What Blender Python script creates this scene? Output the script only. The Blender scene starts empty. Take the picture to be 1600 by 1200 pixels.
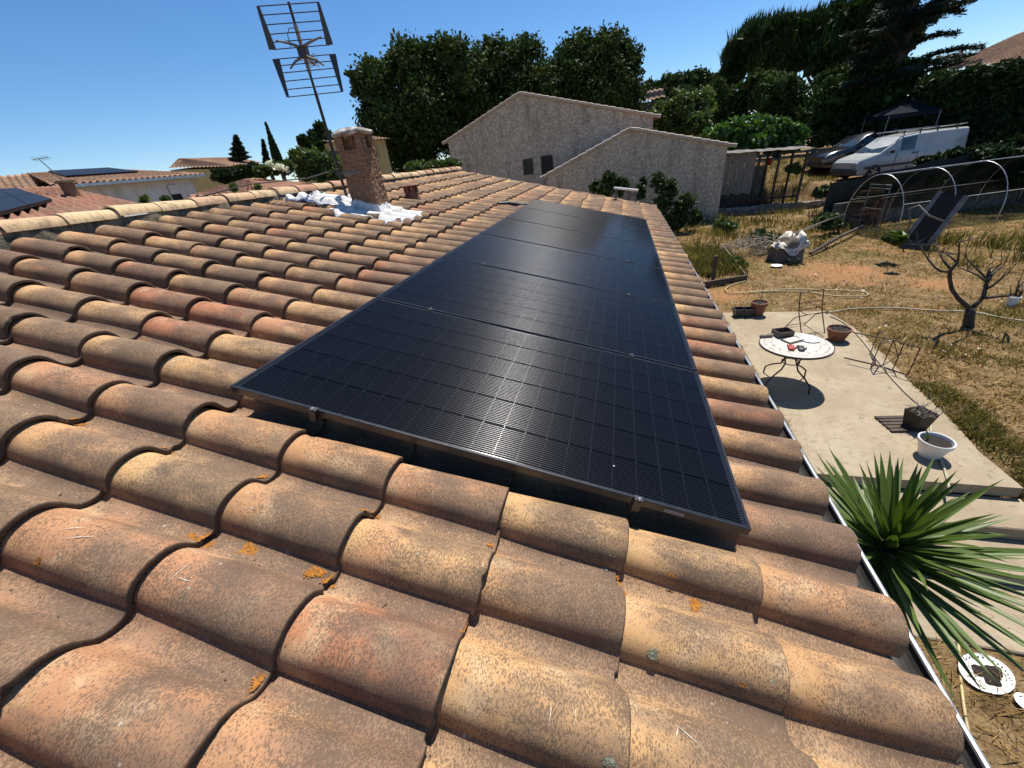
import bpy, math, random
import numpy as np
from mathutils import Matrix, Vector

# ------------------------------------------------------------------ camera, sky, sun, exposure
scene = bpy.context.scene
COL = scene.collection
F_PX = 598.7
CW = np.array([1.5561, -1.0399, 0.6714])
RW = np.array([[0.96505, 0.02328, -0.26104], [0.23580, -0.51182, 0.82610], [-0.11437, -0.85878, -0.49942]])
right = RW[:, 0] / np.linalg.norm(RW[:, 0])
fwd = RW[:, 2] - right * (right @ RW[:, 2]); fwd /= np.linalg.norm(fwd)
down = np.cross(fwd, right)
RW = np.array([right, down, fwd]).T
cam_data = bpy.data.cameras.new('camera')
cam_data.sensor_width = 36.0
cam_data.lens = 36.0 * F_PX / 1600.0
cam_data.clip_start = 0.02
cam_data.clip_end = 3000.0
cam = bpy.data.objects.new('camera', cam_data)
COL.objects.link(cam)
cam.matrix_world = Matrix(((right[0], -down[0], -fwd[0], CW[0]), (right[1], -down[1], -fwd[1], CW[1]),
                           (right[2], -down[2], -fwd[2], CW[2]), (0, 0, 0, 1)))
scene.camera = cam

SUN_AZ, SUN_EL = math.radians(14.0), math.radians(65.0)
world = bpy.data.worlds.new('World'); scene.world = world; world.use_nodes = True
wn = world.node_tree.nodes; wl = world.node_tree.links
sky = wn.new('ShaderNodeTexSky'); sky.sky_type = 'NISHITA'; sky.sun_disc = False
sky.sun_elevation = SUN_EL; sky.sun_rotation = SUN_AZ
sky.altitude = 0; sky.air_density = 0.85; sky.dust_density = 0.0; sky.ozone_density = 5.0
wn['Background'].inputs['Strength'].default_value = 0.095
hs = wn.new('ShaderNodeHueSaturation'); hs.inputs['Saturation'].default_value = 1.17
wl.new(sky.outputs['Color'], hs.inputs['Color']); wl.new(hs.outputs['Color'], wn['Background'].inputs['Color'])
sun_data = bpy.data.lights.new('sun', 'SUN'); sun_data.energy = 5.0; sun_data.angle = math.radians(0.53)
sun_data.color = (1.0, 0.945, 0.86)
sun = bpy.data.objects.new('sun', sun_data); COL.objects.link(sun)
sdir = Vector((math.sin(SUN_AZ) * math.cos(SUN_EL), math.cos(SUN_AZ) * math.cos(SUN_EL), math.sin(SUN_EL)))
sun.rotation_euler = sdir.to_track_quat('Z', 'Y').to_euler()
scene.view_settings.view_transform = 'Standard'
scene.view_settings.look = 'None'
scene.view_settings.exposure = 0.50
scene.view_settings.gamma = 1.0
scene.view_settings.use_curve_mapping = False
scene.render.engine = 'CYCLES'
scene.cycles.max_bounces = 5
scene.cycles.diffuse_bounces = 2
scene.cycles.glossy_bounces = 3
scene.cycles.transparent_max_bounces = 12
scene.cycles.sample_clamp_indirect = 4.0

# ------------------------------------------------------------------ helpers: picture point at a chosen distance
def _ray(x, y): return RW @ np.array([(x - 800) / F_PX, (y - 600) / F_PX, 1.0])
def at_z(x, y, z): d = _ray(x, y); return CW + (z - CW[2]) / d[2] * d
def at_y(x, y, Y): d = _ray(x, y); return CW + (Y - CW[1]) / d[1] * d
def at_d(x, y, D): d = _ray(x, y); return CW + D / math.hypot(d[0], d[1]) * d
def px_of(q): c = RW.T @ (np.asarray(q) - CW); return c[0] / c[2] * F_PX + 800, c[1] / c[2] * F_PX + 600, c[2]

rng = np.random.default_rng(7)
random.seed(7)
GZ = -3.15                      # terrace level

# ------------------------------------------------------------------ mesh helpers
def fast_mesh(name, verts, faces, smooth=False, uvs=None):
    """verts (N,3); faces: (M,k) array or list of index tuples; uvs: per-vertex (N,2)"""
    me = bpy.data.meshes.new(name)
    verts = np.asarray(verts, dtype=np.float32)
    if isinstance(faces, np.ndarray):
        M, k = faces.shape
        me.vertices.add(len(verts)); me.vertices.foreach_set('co', verts.ravel())
        me.loops.add(M * k); me.loops.foreach_set('vertex_index', faces.astype(np.int32).ravel())
        me.polygons.add(M); me.polygons.foreach_set('loop_start', np.arange(0, M * k, k, dtype=np.int32))
        me.update(calc_edges=True)
    else:
        me.from_pydata([tuple(map(float, v)) for v in verts], [], [tuple(f) for f in faces])
    if uvs is not None:
        uvl = me.uv_layers.new(name='UVMap')
        li = np.empty(len(me.loops), dtype=np.int32); me.loops.foreach_get('vertex_index', li)
        uvl.data.foreach_set('uv', np.asarray(uvs, dtype=np.float32)[li].ravel())
    if smooth:
        me.polygons.foreach_set('use_smooth', np.ones(len(me.polygons), dtype=bool))
    me.validate(); me.update()
    return me

ROOTM = {}
def link(name, me, mat, parent=None):
    o = bpy.data.objects.new(name, me); COL.objects.link(o)
    if mat is not None and me is not None and not me.materials: me.materials.append(mat)
    if parent is not None:
        o.parent = parent; ROOTM[o.name] = ROOTM.get(parent.name, Matrix())
    return o
def thing(name, label, cat, loc=(0, 0, 0), rz=0.0, group=None, rot=None):
    o = bpy.data.objects.new(name, None); COL.objects.link(o); o.empty_display_size = 0.1
    o.location = tuple(map(float, loc)); o.rotation_euler = rot if rot else (0, 0, rz)
    o['label'] = label; o['category'] = cat
    if group: o['group'] = group
    m = o.rotation_euler.to_matrix().to_4x4(); m.translation = Vector(o.location)
    ROOTM[o.name] = m
    return o
def tag(o, label, cat, group=None):
    o['label'] = label; o['category'] = cat
    if group: o['group'] = group
    return o
def structure(o): o['kind'] = 'structure'; return o
def stuff(o): o['kind'] = 'stuff'; return o
def copy_tree(o, parent=None):
    c = o.copy(); COL.objects.link(c); c.parent = parent
    for ch in list(o.children): copy_tree(ch, c)
    return c

class MB:
    def __init__(s): s.v = []; s.f = []
    def add(s, vs, fs):
        b = len(s.v); s.v += [tuple(map(float, p)) for p in vs]; s.f += [tuple(i + b for i in f) for f in fs]; return s
    def box(s, lo, hi, bev=0.0):
        (x0, y0, z0), (x1, y1, z1) = lo, hi
        if bev <= 0:
            return s.add([(x0, y0, z0), (x1, y0, z0), (x1, y1, z0), (x0, y1, z0), (x0, y0, z1), (x1, y0, z1), (x1, y1, z1), (x0, y1, z1)],
                         [(3, 2, 1, 0), (4, 5, 6, 7), (0, 1, 5, 4), (1, 2, 6, 5), (2, 3, 7, 6), (3, 0, 4, 7)])
        b = bev; rings = []
        for z, i in ((z0, b), (z0 + b, 0), (z1 - b, 0), (z1, b)):
            rings.append([(x0 + i, y0 + b, z), (x0 + i + b * (i == 0), y0 + i, z), (x1 - i - b * (i == 0), y0 + i, z), (x1 - i, y0 + b, z),
                          (x1 - i, y1 - b, z), (x1 - i - b * (i == 0), y1 - i, z), (x0 + i + b * (i == 0), y1 - i, z), (x0 + i, y1 - b, z)])
        return s.rings(rings, True, True)
    def rings(s, rings, cap0=True, cap1=True, closed=True):
        n = len(rings[0]); vs = [p for r in rings for p in r]; fs = []
        m = n if closed else n - 1
        for i in range(len(rings) - 1):
            for j in range(m):
                k = (j + 1) % n
                fs.append((i * n + j, i * n + k, (i + 1) * n + k, (i + 1) * n + j))
        if cap0: fs.append(tuple(range(n - 1, -1, -1)))
        if cap1: fs.append(tuple((len(rings) - 1) * n + j for j in range(n)))
        return s.add(vs, fs)
    def tube(s, path, r, n=6, caps=True):
        P = [np.array(p, float) for p in path]; rs = r if hasattr(r, '__len__') else [r] * len(P)
        rings = []; prev = None
        for i, p in enumerate(P):
            t = P[min(i + 1, len(P) - 1)] - P[max(i - 1, 0)]; t = t / (np.linalg.norm(t) + 1e-9)
            if prev is None:
                a = np.array([0, 0, 1.0]) if abs(t[2]) < 0.9 else np.array([1.0, 0, 0])
            else: a = prev
            u = a - t * (a @ t); u /= np.linalg.norm(u) + 1e-9; w = np.cross(t, u); prev = u
            rings.append([tuple(p + rs[i] * (math.cos(2 * math.pi * k / n) * u + math.sin(2 * math.pi * k / n) * w)) for k in range(n)])
        return s.rings(rings, caps, caps)
    def bar(s, a, b, w, h, up=(0, 0, 1)):
        a = np.array(a, float); b = np.array(b, float); t = (b - a) / np.linalg.norm(b - a)
        up = np.array(up, float); u = np.cross(t, up)
        if np.linalg.norm(u) < 1e-4: u = np.cross(t, (1, 0, 0))
        u /= np.linalg.norm(u); q = np.cross(u, t)
        r = lambda p: [tuple(p + u * w / 2 * i + q * h / 2 * j) for i, j in ((-1, -1), (1, -1), (1, 1), (-1, 1))]
        return s.rings([r(a), r(b)])
    def lathe(s, prof, c=(0, 0, 0), n=24, caps=True):
        rings = [[(c[0] + r * math.cos(2 * math.pi * k / n), c[1] + r * math.sin(2 * math.pi * k / n), c[2] + z) for k in range(n)] for r, z in prof]
        return s.rings(rings, caps, caps)
    def quad(s, a, b, c, d): return s.add([a, b, c, d], [(0, 1, 2, 3)])
    def slab(s, poly, thick):
        """polygon (3d points, ccw seen from above/front) given thickness along its normal"""
        P = [np.array(p, float) for p in poly]
        nrm = np.cross(P[1] - P[0], P[2] - P[0]); nrm /= np.linalg.norm(nrm)
        n = len(P); Q = [p - nrm * thick for p in P]
        fs = [tuple(range(n)), tuple(range(2 * n - 1, n - 1, -1))] + [((j + 1) % n, j, n + j, n + (j + 1) % n) for j in range(n)]
        return s.add(P + Q, fs)
    def jitter(s, a, seed=0):
        r = np.random.default_rng(seed); s.v = [tuple(np.array(p) + r.normal(0, a, 3)) for p in s.v]; return s
    def build(s, name, mat, parent=None, world=False, smooth=False, loc=None):
        vs = np.array(s.v, float)
        if world and parent is not None:
            inv = np.array(ROOTM.get(parent.name, Matrix()).inverted())
            vs = vs @ inv[:3, :3].T + inv[:3, 3]
        if loc is not None: vs = vs - np.array(loc, float)
        me = fast_mesh(name, vs, s.f, smooth)
        o = link(name, me, mat, parent)
        if loc is not None: o.location = tuple(map(float, loc))
        return o

def autosmooth(o, deg=35):
    me = o.data
    me.polygons.foreach_set('use_smooth', np.ones(len(me.polygons), dtype=bool))
    me.set_sharp_from_angle(angle=math.radians(deg))
    return o

# ------------------------------------------------------------------ materials
MATS = {}
class NT:
    def __init__(s, name):
        s.m = bpy.data.materials.new(name); s.m.use_nodes = True; s.t = s.m.node_tree; s.n = s.t.nodes; s.l = s.t.links
        s.b = s.n['Principled BSDF']; s.out = s.n['Material Output']; MATS[name] = s.m
    def new(s, t, **kw):
        nd = s.n.new(t)
        for k, v in kw.items():
            if k.startswith('i_'): nd.inputs[k[2:].replace('_', ' ')].default_value = v
            else: setattr(nd, k, v)
        return nd
    def set(s, inp, val):
        if hasattr(val, 'is_output'): s.l.new(val, inp)
        else: inp.default_value = val
    def math(s, op, a, b=0.0, c=0.0, clamp=False):
        nd = s.n.new('ShaderNodeMath'); nd.operation = op; nd.use_clamp = clamp
        s.set(nd.inputs[0], a); s.set(nd.inputs[1], b); s.set(nd.inputs[2], c); return nd.outputs[0]
    def mix(s, fac, a, b, blend='MIX'):
        nd = s.n.new('ShaderNodeMix'); nd.data_type = 'RGBA'; nd.blend_type = blend; nd.clamp_factor = True
        s.set(nd.inputs[0], fac); s.set(nd.inputs[6], a if hasattr(a, 'is_output') else (*a, 1)); s.set(nd.inputs[7], b if hasattr(b, 'is_output') else (*b, 1))
        return nd.outputs[2]
    def noise(s, vec, scale, detail=4, rough=0.55, dist=0.0, out='Fac'):
        nd = s.n.new('ShaderNodeTexNoise'); nd.inputs['Scale'].default_value = scale; nd.inputs['Detail'].default_value = detail
        nd.inputs['Roughness'].default_value = rough; nd.inputs['Distortion'].default_value = dist
        if vec is not None: s.l.new(vec, nd.inputs['Vector'])
        return nd.outputs[out]
    def voronoi(s, vec, scale, feature='F1', out='Distance', rand=1.0):
        nd = s.n.new('ShaderNodeTexVoronoi'); nd.feature = feature; nd.inputs['Scale'].default_value = scale; nd.inputs['Randomness'].default_value = rand
        if vec is not None: s.l.new(vec, nd.inputs['Vector'])
        return nd.outputs[out]
    def ramp(s, fac, stops, interp='LINEAR'):
        nd = s.n.new('ShaderNodeValToRGB'); nd.color_ramp.interpolation = interp
        els = nd.color_ramp.elements
        while len(els) < len(stops): els.new(0.5)
        for e, (p, c) in zip(els, stops):
            e.position = p; e.color = (*c, 1) if hasattr(c, '__len__') else (c, c, c, 1)
        s.set(nd.inputs[0], fac); return nd.outputs[0]
    def sstep(s, x, lo, hi):
        nd = s.n.new('ShaderNodeMapRange'); nd.interpolation_type = 'SMOOTHSTEP'
        s.set(nd.inputs[0], x); nd.inputs[1].default_value = lo; nd.inputs[2].default_value = hi; return nd.outputs[0]
    def mapping(s, vec, scale=(1, 1, 1), loc=None):
        nd = s.n.new('ShaderNodeMapping'); nd.inputs['Scale'].default_value = scale; s.l.new(vec, nd.inputs['Vector'])
        if loc is not None: s.set(nd.inputs['Location'], loc)
        return nd.outputs[0]
    def coord(s, which='Object'): return s.n.new('ShaderNodeTexCoord').outputs[which]
    def bump(s, h, strength, dist=0.01):
        nd = s.n.new('ShaderNodeBump'); nd.inputs['Strength'].default_value = strength; nd.inputs['Distance'].default_value = dist
        s.l.new(h, nd.inputs['Height']); s.l.new(nd.outputs[0], s.b.inputs['Normal']); return nd
    def base(s, col, rough=0.7, metal=0.0, spec=None):
        s.set(s.b.inputs['Base Color'], col if hasattr(col, 'is_output') else (*col, 1))
        s.set(s.b.inputs['Roughness'], rough); s.b.inputs['Metallic'].default_value = metal
        if spec is not None: s.b.inputs['Specular IOR Level'].default_value = spec
        return s.m

def plain(name, c1, c2=None, scale=6.0, rough=0.7, metal=0.0, bump=0.3, bscale=None, dist=0.004, coat=0.0, spec=None, stretch=(1, 1, 1), contrast=(0.35, 0.65)):
    t = NT(name); c2 = c2 or tuple(x * 0.7 for x in c1)
    v = t.mapping(t.coord('Object'), stretch)
    n = t.noise(v, scale, 6, 0.62)
    t.base(t.mix(t.sstep(n, *contrast), c1, c2), rough, metal, spec)
    if bump: t.bump(t.noise(v, bscale or scale * 6, 4, 0.6), bump, dist)
    if coat: t.b.inputs['Coat Weight'].default_value = coat; t.b.inputs['Coat Roughness'].default_value = 0.04
    return t.m

def tile_material(name, island):
    """old clay roof tile: warm body colour that differs from tile to tile, dark lichen flecks, stains"""
    t = NT(name)
    uv = t.coord('UV'); ob = t.coord('Object')
    if island: rnd = t.new('ShaderNodeNewGeometry').outputs['Random Per Island']
    else: rnd = t.new('ShaderNodeObjectInfo').outputs['Random']
    off = t.new('ShaderNodeCombineXYZ'); t.set(off.inputs[0], t.math('MULTIPLY', rnd, 37.0)); t.set(off.inputs[1], t.math('MULTIPLY', rnd, 71.0)); t.set(off.inputs[2], t.math('MULTIPLY', rnd, 19.0))
    add = t.new('ShaderNodeVectorMath', operation='ADD'); t.l.new(ob, add.inputs[0]); t.l.new(off.outputs[0], add.inputs[1])
    P = add.outputs[0]
    sep = t.new('ShaderNodeSeparateXYZ'); t.l.new(uv, sep.inputs[0]); along, across = sep.outputs[0], sep.outputs[1]
    body = t.ramp(rnd, [(0.0, (0.45, 0.255, 0.115)), (0.16, (0.56, 0.345, 0.155)), (0.34, (0.47, 0.255, 0.12)), (0.48, (0.42, 0.215, 0.11)), (0.62, (0.55, 0.335, 0.15)),
                         (0.74, (0.44, 0.22, 0.115)), (0.84, (0.45, 0.25, 0.12)), (0.90, (0.40, 0.15, 0.075)), (0.93, (0.42, 0.175, 0.09)), (0.95, (0.46, 0.28, 0.14)), (1.0, (0.36, 0.20, 0.11))])
    rnd2 = t.math('FRACT', t.math('MULTIPLY', rnd, 17.31))
    def rgb(scale, detail, rough, stretch=None):
        c = t.noise(P if stretch is None else t.mapping(P, stretch), scale, detail, rough, out='Color')
        sp = t.new('ShaderNodeSeparateColor'); t.l.new(c, sp.inputs[0]); return sp.outputs[0], sp.outputs[1], sp.outputs[2]
    big, densn, pann = rgb(8.0, 3, 0.6)
    blush, sel, scm = rgb(4.0, 1, 0.5)
    film, st_, sc = rgb(1.0, 2, 0.6, (5.0, 13.0, 13.0))
    body = t.mix(t.sstep(big, 0.48, 0.72), body, (0.55, 0.365, 0.20))
    body = t.mix(t.math('MULTIPLY', t.sstep(blush, 0.62, 0.80), 0.5), body, (0.46, 0.20, 0.10))
    # grey-brown weathering film: strongest in the middle and at the lower end, each tile by its own amount
    grad = t.math('ADD', t.math('MULTIPLY', t.sstep(along, 0.12, 0.62), 0.30), t.math('MULTIPLY', rnd2, 0.26))
    fm = t.sstep(t.math('ADD', film, grad), 0.60, 0.98)
    body = t.mix(t.math('MULTIPLY', fm, 0.72), body, (0.155, 0.105, 0.072))
    # side of the foot coloured darker; the pan stays dirtier
    foot = t.math('SUBTRACT', 1.0, t.sstep(across, 0.0, 0.16))
    pan = t.sstep(across, 0.72, 0.84)
    body = t.mix(t.math('MULTIPLY', foot, 0.45), body, (0.115, 0.08, 0.058))
    body = t.mix(t.math('MULTIPLY', pan, t.math('ADD', 0.35, t.math('MULTIPLY', pann, 0.6))), body, (0.235, 0.15, 0.10))
    # flecks drawn out across the curve
    fl = t.noise(t.mapping(P, (250.0, 120.0, 120.0)), 1.0, 2, 0.75)
    dens = t.math('ADD', t.math('ADD', t.math('MULTIPLY', densn, 0.42), t.math('MULTIPLY', grad, 0.22)), t.math('MULTIPLY', pan, 0.055))
    fk = t.sstep(t.math('ADD', fl, dens), 0.75, 0.84)
    body = t.mix(t.math('MULTIPLY', fk, 0.72), body, (0.095, 0.066, 0.047))
    st = t.sstep(st_, 0.61, 0.78)
    body = t.mix(t.math('MULTIPLY', st, 0.5), body, (0.075, 0.055, 0.043))
    vd = t.voronoi(P, 24.0)
    dots = t.math('MULTIPLY', t.math('SUBTRACT', 1.0, t.sstep(vd, 0.05, 0.12)), t.sstep(sel, 0.58, 0.64))
    body = t.mix(t.math('MULTIPLY', dots, 0.65), body, (0.50, 0.48, 0.42))
    body = t.mix(t.math('MULTIPLY', t.sstep(along, 0.985, 0.999), 0.8), body, (0.055, 0.04, 0.03))  # lower end face painted darker: grime plus the shade of the seam
    t.base(body, 0.82, 0.0, 0.25)
    t.bump(t.noise(P, 260.0, 3, 0.75), 0.5, 0.0022)
    return t.m

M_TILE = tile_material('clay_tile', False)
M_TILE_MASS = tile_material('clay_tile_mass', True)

def far_tile_material(name, cols):
    t = NT(name)
    uv = t.coord('UV')
    wn_ = t.new('ShaderNodeTexWhiteNoise', noise_dimensions='2D')
    fl = t.new('ShaderNodeVectorMath', operation='FLOOR'); t.l.new(uv, fl.inputs[0]); t.l.new(fl.outputs[0], wn_.inputs['Vector'])
    n = len(cols)
    c = t.ramp(wn_.outputs['Value'], [(i / (n - 1), k) for i, k in enumerate(cols)])
    nz = t.noise(t.coord('Object'), 1.4, 6, 0.65)
    c = t.mix(t.math('MULTIPLY', t.sstep(nz, 0.45, 0.75), 0.6), c, (0.16, 0.11, 0.085))
    t.base(c, 0.85, 0, 0.2)
    t.bump(t.noise(t.coord('Object'), 40.0, 3, 0.6), 0.3, 0.01)
    return t.m
M_FAR_TAN = far_tile_material('far_tile_tan', [(0.36, 0.22, 0.14), (0.44, 0.28, 0.17), (0.30, 0.16, 0.11), (0.42, 0.24, 0.15), (0.34, 0.22, 0.15)])
M_FAR_RED = far_tile_material('far_tile_red', [(0.33, 0.15, 0.10), (0.38, 0.20, 0.13), (0.27, 0.12, 0.085), (0.40, 0.22, 0.14), (0.31, 0.16, 0.11)])

def stucco(name, c1, c2, scale=26.0, strength=0.9, dist=0.02):
    t = NT(name); o = t.coord('Object')
    a = t.noise(o, scale, 5, 0.6, 0.7); st = t.noise(t.mapping(o, (1.6, 1.6, 0.35)), 1.0, 5, 0.65)
    c = t.mix(t.sstep(a, 0.38, 0.62), c2, c1)
    c = t.mix(t.math('MULTIPLY', t.sstep(st, 0.45, 0.75), 0.65), c, tuple(x * 0.45 for x in c2))
    t.base(c, 0.92, 0, 0.15); t.bump(t.sstep(a, 0.3, 0.7), strength, dist)
    return t.m
M_STUCCO = stucco('grey_stucco', (0.70, 0.58, 0.44), (0.42, 0.335, 0.245), 9.0, 0.8, 0.05)
M_STUCCO_PINK = stucco('chimney_stucco', (0.44, 0.265, 0.165), (0.25, 0.14, 0.085), 46.0, 1.0, 0.016)
M_RENDER_CREAM = stucco('cream_render', (0.78, 0.74, 0.68), (0.68, 0.63, 0.56), 30.0, 0.2, 0.01)
M_RENDER_YELLOW = stucco('yellow_render', (0.62, 0.46, 0.20), (0.52, 0.38, 0.17), 30.0, 0.2, 0.01)
M_MORTAR = plain('lime_mortar', (0.22, 0.18, 0.12), (0.07, 0.06, 0.042), 14, 0.95, bump=0.8, dist=0.01)
M_WHITEWASH = plain('white_sealing_paint', (0.62, 0.61, 0.59), (0.30, 0.27, 0.23), 16, 0.7, bump=0.6, dist=0.01, contrast=(0.56, 0.74))
M_ZINC = plain('gutter_metal', (0.62, 0.62, 0.62), (0.42, 0.42, 0.43), 8, 0.38, 0.7, bump=0.1)
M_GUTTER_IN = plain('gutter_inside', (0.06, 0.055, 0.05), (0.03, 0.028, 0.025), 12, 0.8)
M_BLACK_METAL = plain('black_metal', (0.02, 0.02, 0.021), (0.03, 0.029, 0.028), 20, 0.38, 0.0, bump=0.1, spec=0.6)
M_FRAME = plain('black_anodised', (0.05, 0.052, 0.056), (0.065, 0.066, 0.07), 30, 0.30, 0.7, bump=0.05)
M_STEEL = plain('bright_steel', (0.55, 0.55, 0.56), (0.4, 0.4, 0.41), 30, 0.3, 1.0, bump=0.05)
M_STICKER = plain('silver_sticker', (0.42, 0.40, 0.38), (0.30, 0.28, 0.27), 90, 0.5, 0.0, bump=0)
M_GALV = plain('dull_aluminium', (0.20, 0.19, 0.175), (0.11, 0.105, 0.095), 12, 0.75, 0.2, bump=0.1)
M_RUST = plain('rusty_iron', (0.10, 0.055, 0.035), (0.045, 0.032, 0.027), 40, 0.8, 0.2, bump=0.3)
M_IRON = plain('dark_iron', (0.028, 0.024, 0.022), (0.05, 0.032, 0.024), 40, 0.55, 0.3, bump=0.2)
M_WOOD_GREY = plain('weathered_wood', (0.30, 0.255, 0.21), (0.15, 0.125, 0.10), 3.0, 0.85, bump=0.5, stretch=(9, 9, 1.0))
M_WOOD_DARK = plain('dark_wood', (0.085, 0.06, 0.042), (0.04, 0.03, 0.022), 4.0, 0.85, bump=0.4)
M_WOOD_RED = plain('red_brown_timber', (0.28, 0.12, 0.06), (0.17, 0.08, 0.045), 5.0, 0.8, bump=0.3)
M_ORANGE_LICHEN = plain('orange_lichen', (0.44, 0.165, 0.012), (0.17, 0.07, 0.012), 130, 0.9, bump=1.0, bscale=160, dist=0.004)
M_GREY_LICHEN = plain('grey_lichen', (0.30, 0.31, 0.22), (0.09, 0.10, 0.06), 160, 0.9, bump=1.0, bscale=200, dist=0.004)
M_CERAMIC_POT = plain('terracotta', (0.22, 0.085, 0.045), (0.14, 0.06, 0.035), 8, 0.8, bump=0.2)
M_SOIL = plain('potting_soil', (0.05, 0.036, 0.026), (0.025, 0.018, 0.013), 40, 0.95, bump=1.0, dist=0.02)
M_WHITE_PLASTIC = plain('white_plastic', (0.72, 0.72, 0.70), (0.62, 0.61, 0.58), 6, 0.45, bump=0.05)
M_BLACK_PLASTIC = plain('black_plastic', (0.025, 0.025, 0.026), (0.04, 0.04, 0.04), 8, 0.5, bump=0.1)
M_HOSE = plain('yellow_hose', (0.50, 0.40, 0.18), (0.36, 0.29, 0.15), 6, 0.55, bump=0.1)
M_HOSE_PALE = plain('pale_hose', (0.42, 0.36, 0.25), (0.30, 0.26, 0.19), 6, 0.6, bump=0.1)
M_BARK = plain('grey_bark', (0.085, 0.07, 0.058), (0.035, 0.028, 0.023), 10, 0.95, bump=1.0, bscale=40, dist=0.02, stretch=(1, 1, 0.3))
M_GLASS_DARK = plain('dark_window_glass', (0.012, 0.014, 0.016), (0.02, 0.022, 0.024), 3, 0.2, bump=0, spec=0.25)
M_SHUTTER = plain('white_shutter', (0.70, 0.69, 0.66), (0.62, 0.61, 0.58), 5, 0.6, bump=0.05)
M_TARP = plain('pale_tarp', (0.66, 0.62, 0.54), (0.42, 0.38, 0.31), 5, 0.7, bump=0.5, dist=0.02)
M_TWIG = plain('dry_twigs', (0.33, 0.28, 0.22), (0.20, 0.165, 0.125), 20, 0.9, bump=0.2)
M_NET = plain('dark_shade_net', (0.010, 0.016, 0.013), (0.016, 0.022, 0.018), 3, 0.8, bump=0.2)
M_STONE = plain('rough_stone', (0.30, 0.27, 0.22), (0.17, 0.15, 0.12), 5, 0.92, bump=0.9, dist=0.03)

def leaf_material(name, cols, trans=0.22, rough=0.5, spec=0.35):
    t = NT(name)
    rnd = t.new('ShaderNodeNewGeometry').outputs['Random Per Island']
    n = len(cols)
    c = t.ramp(rnd, [(i / (n - 1), k) for i, k in enumerate(cols)])
    nz = t.noise(t.coord('Object'), 0.9, 3, 0.6)
    c = t.mix(t.math('MULTIPLY', t.sstep(nz, 0.4, 0.7), 0.45), c, cols[0])
    nb = t.noise(t.coord('Object'), 0.45, 2, 0.5); c = t.mix(t.math('MULTIPLY', t.sstep(nb, 0.5, 0.68), 0.55), c, tuple(min(1.0, x * 1.5) for x in cols[len(cols) // 2]))
    t.base(c, rough, 0, spec)
    tr = t.new('ShaderNodeBsdfTranslucent'); t.l.new(t.mix(1.0, c, (1.3, 1.5, 0.6), 'MULTIPLY'), tr.inputs['Color'])
    mx = t.new('ShaderNodeMixShader'); mx.inputs[0].default_value = trans
    t.l.new(t.b.outputs[0], mx.inputs[1]); t.l.new(tr.outputs[0], mx.inputs[2]); t.l.new(mx.outputs[0], t.out.inputs['Surface'])
    return t.m
L_OAK = leaf_material('oak_leaves', [(0.019, 0.032, 0.009), (0.035, 0.059, 0.016), (0.074, 0.108, 0.030), (0.027, 0.043, 0.014), (0.054, 0.084, 0.022)], 0.12, 0.7, 0.12)
L_PINE = leaf_material('pine_needles', [(0.021, 0.036, 0.012), (0.039, 0.065, 0.018), (0.058, 0.091, 0.026)], 0.10, 0.6, 0.2)
L_CEDAR = leaf_material('cedar_needles', [(0.017, 0.026, 0.017), (0.026, 0.041, 0.024), (0.038, 0.053, 0.034)], 0.08, 0.6, 0.2)
L_HEDGE = leaf_material('hedge_leaves', [(0.012, 0.022, 0.008), (0.026, 0.046, 0.013), (0.043, 0.067, 0.019)], 0.12, 0.6, 0.2)
L_FIG = leaf_material('broad_leaves', [(0.030, 0.070, 0.014), (0.055, 0.115, 0.022), (0.075, 0.14, 0.03)], 0.28, 0.38, 0.45)
L_SHRUB = leaf_material('shrub_leaves', [(0.045, 0.072, 0.018), (0.07, 0.105, 0.026), (0.10, 0.13, 0.035), (0.05, 0.085, 0.02)], 0.25)
L_WHITE = leaf_material('white_blossom', [(0.75, 0.73, 0.70), (0.82, 0.80, 0.78)], 0.2)
L_IVY = leaf_material('wall_creeper_leaves', [(0.022, 0.036, 0.012), (0.036, 0.060, 0.017), (0.072, 0.108, 0.024)], 0.15)
L_YUCCA = leaf_material('yucca_blades', [(0.034, 0.060, 0.011), (0.056, 0.096, 0.017), (0.085, 0.13, 0.024), (0.042, 0.074, 0.013)], 0.18, 0.45, 0.35)
L_GRASS_DRY = leaf_material('dry_grass_blades', [(0.276, 0.161, 0.063), (0.414, 0.270, 0.121), (0.172, 0.103, 0.041), (0.552, 0.402, 0.196), (0.109, 0.081, 0.030)], 0.2, 0.8, 0.1)
L_GRASS_GREEN = leaf_material('green_grass_blades', [(0.050, 0.060, 0.015), (0.10, 0.095, 0.026), (0.24, 0.175, 0.07), (0.32, 0.235, 0.10), (0.075, 0.08, 0.02), (0.17, 0.13, 0.05)], 0.2, 0.7, 0.15)

# ------------------------------------------------------------------ terrain
def sm(x, a, b):
    t = np.clip((np.asarray(x, float) - a) / (b - a), 0, 1); return t * t * (3 - 2 * t)
def ground_z(x, y):
    x = np.asarray(x, float); y = np.asarray(y, float)
    z = np.full(np.broadcast(x, y).shape, GZ - 0.02)
    z = z - 0.47 * sm(x, 0, 2.0) * ((1 - sm(x, 5.8, 6.3)) * (1 - sm(y, 3.3, 3.6)) + sm(x, 5.8, 6.3) * (1 - sm(y, 2.0, 3.3)))
    z = z + 0.95 * np.maximum(sm(y, 26.3, 27.0) * sm(x, 5.0, 7.5), sm(y, 23.2, 24.0) * sm(x, 11.2, 11.8))   # parking terrace
    z = z + 0.95 * sm(y, 27.2, 31.5) * sm(x, 5.0, 7.5)
    z = z + 3.0 * sm(y, 45, 90)
    z = z + 0.8 * sm(-x, 6, 16)
    return z
gx = np.concatenate([np.linspace(-700, -60, 14), np.linspace(-50, 2, 40), np.linspace(2.3, 22, 110), np.linspace(23, 60, 30), np.linspace(70, 700, 14)])
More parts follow.
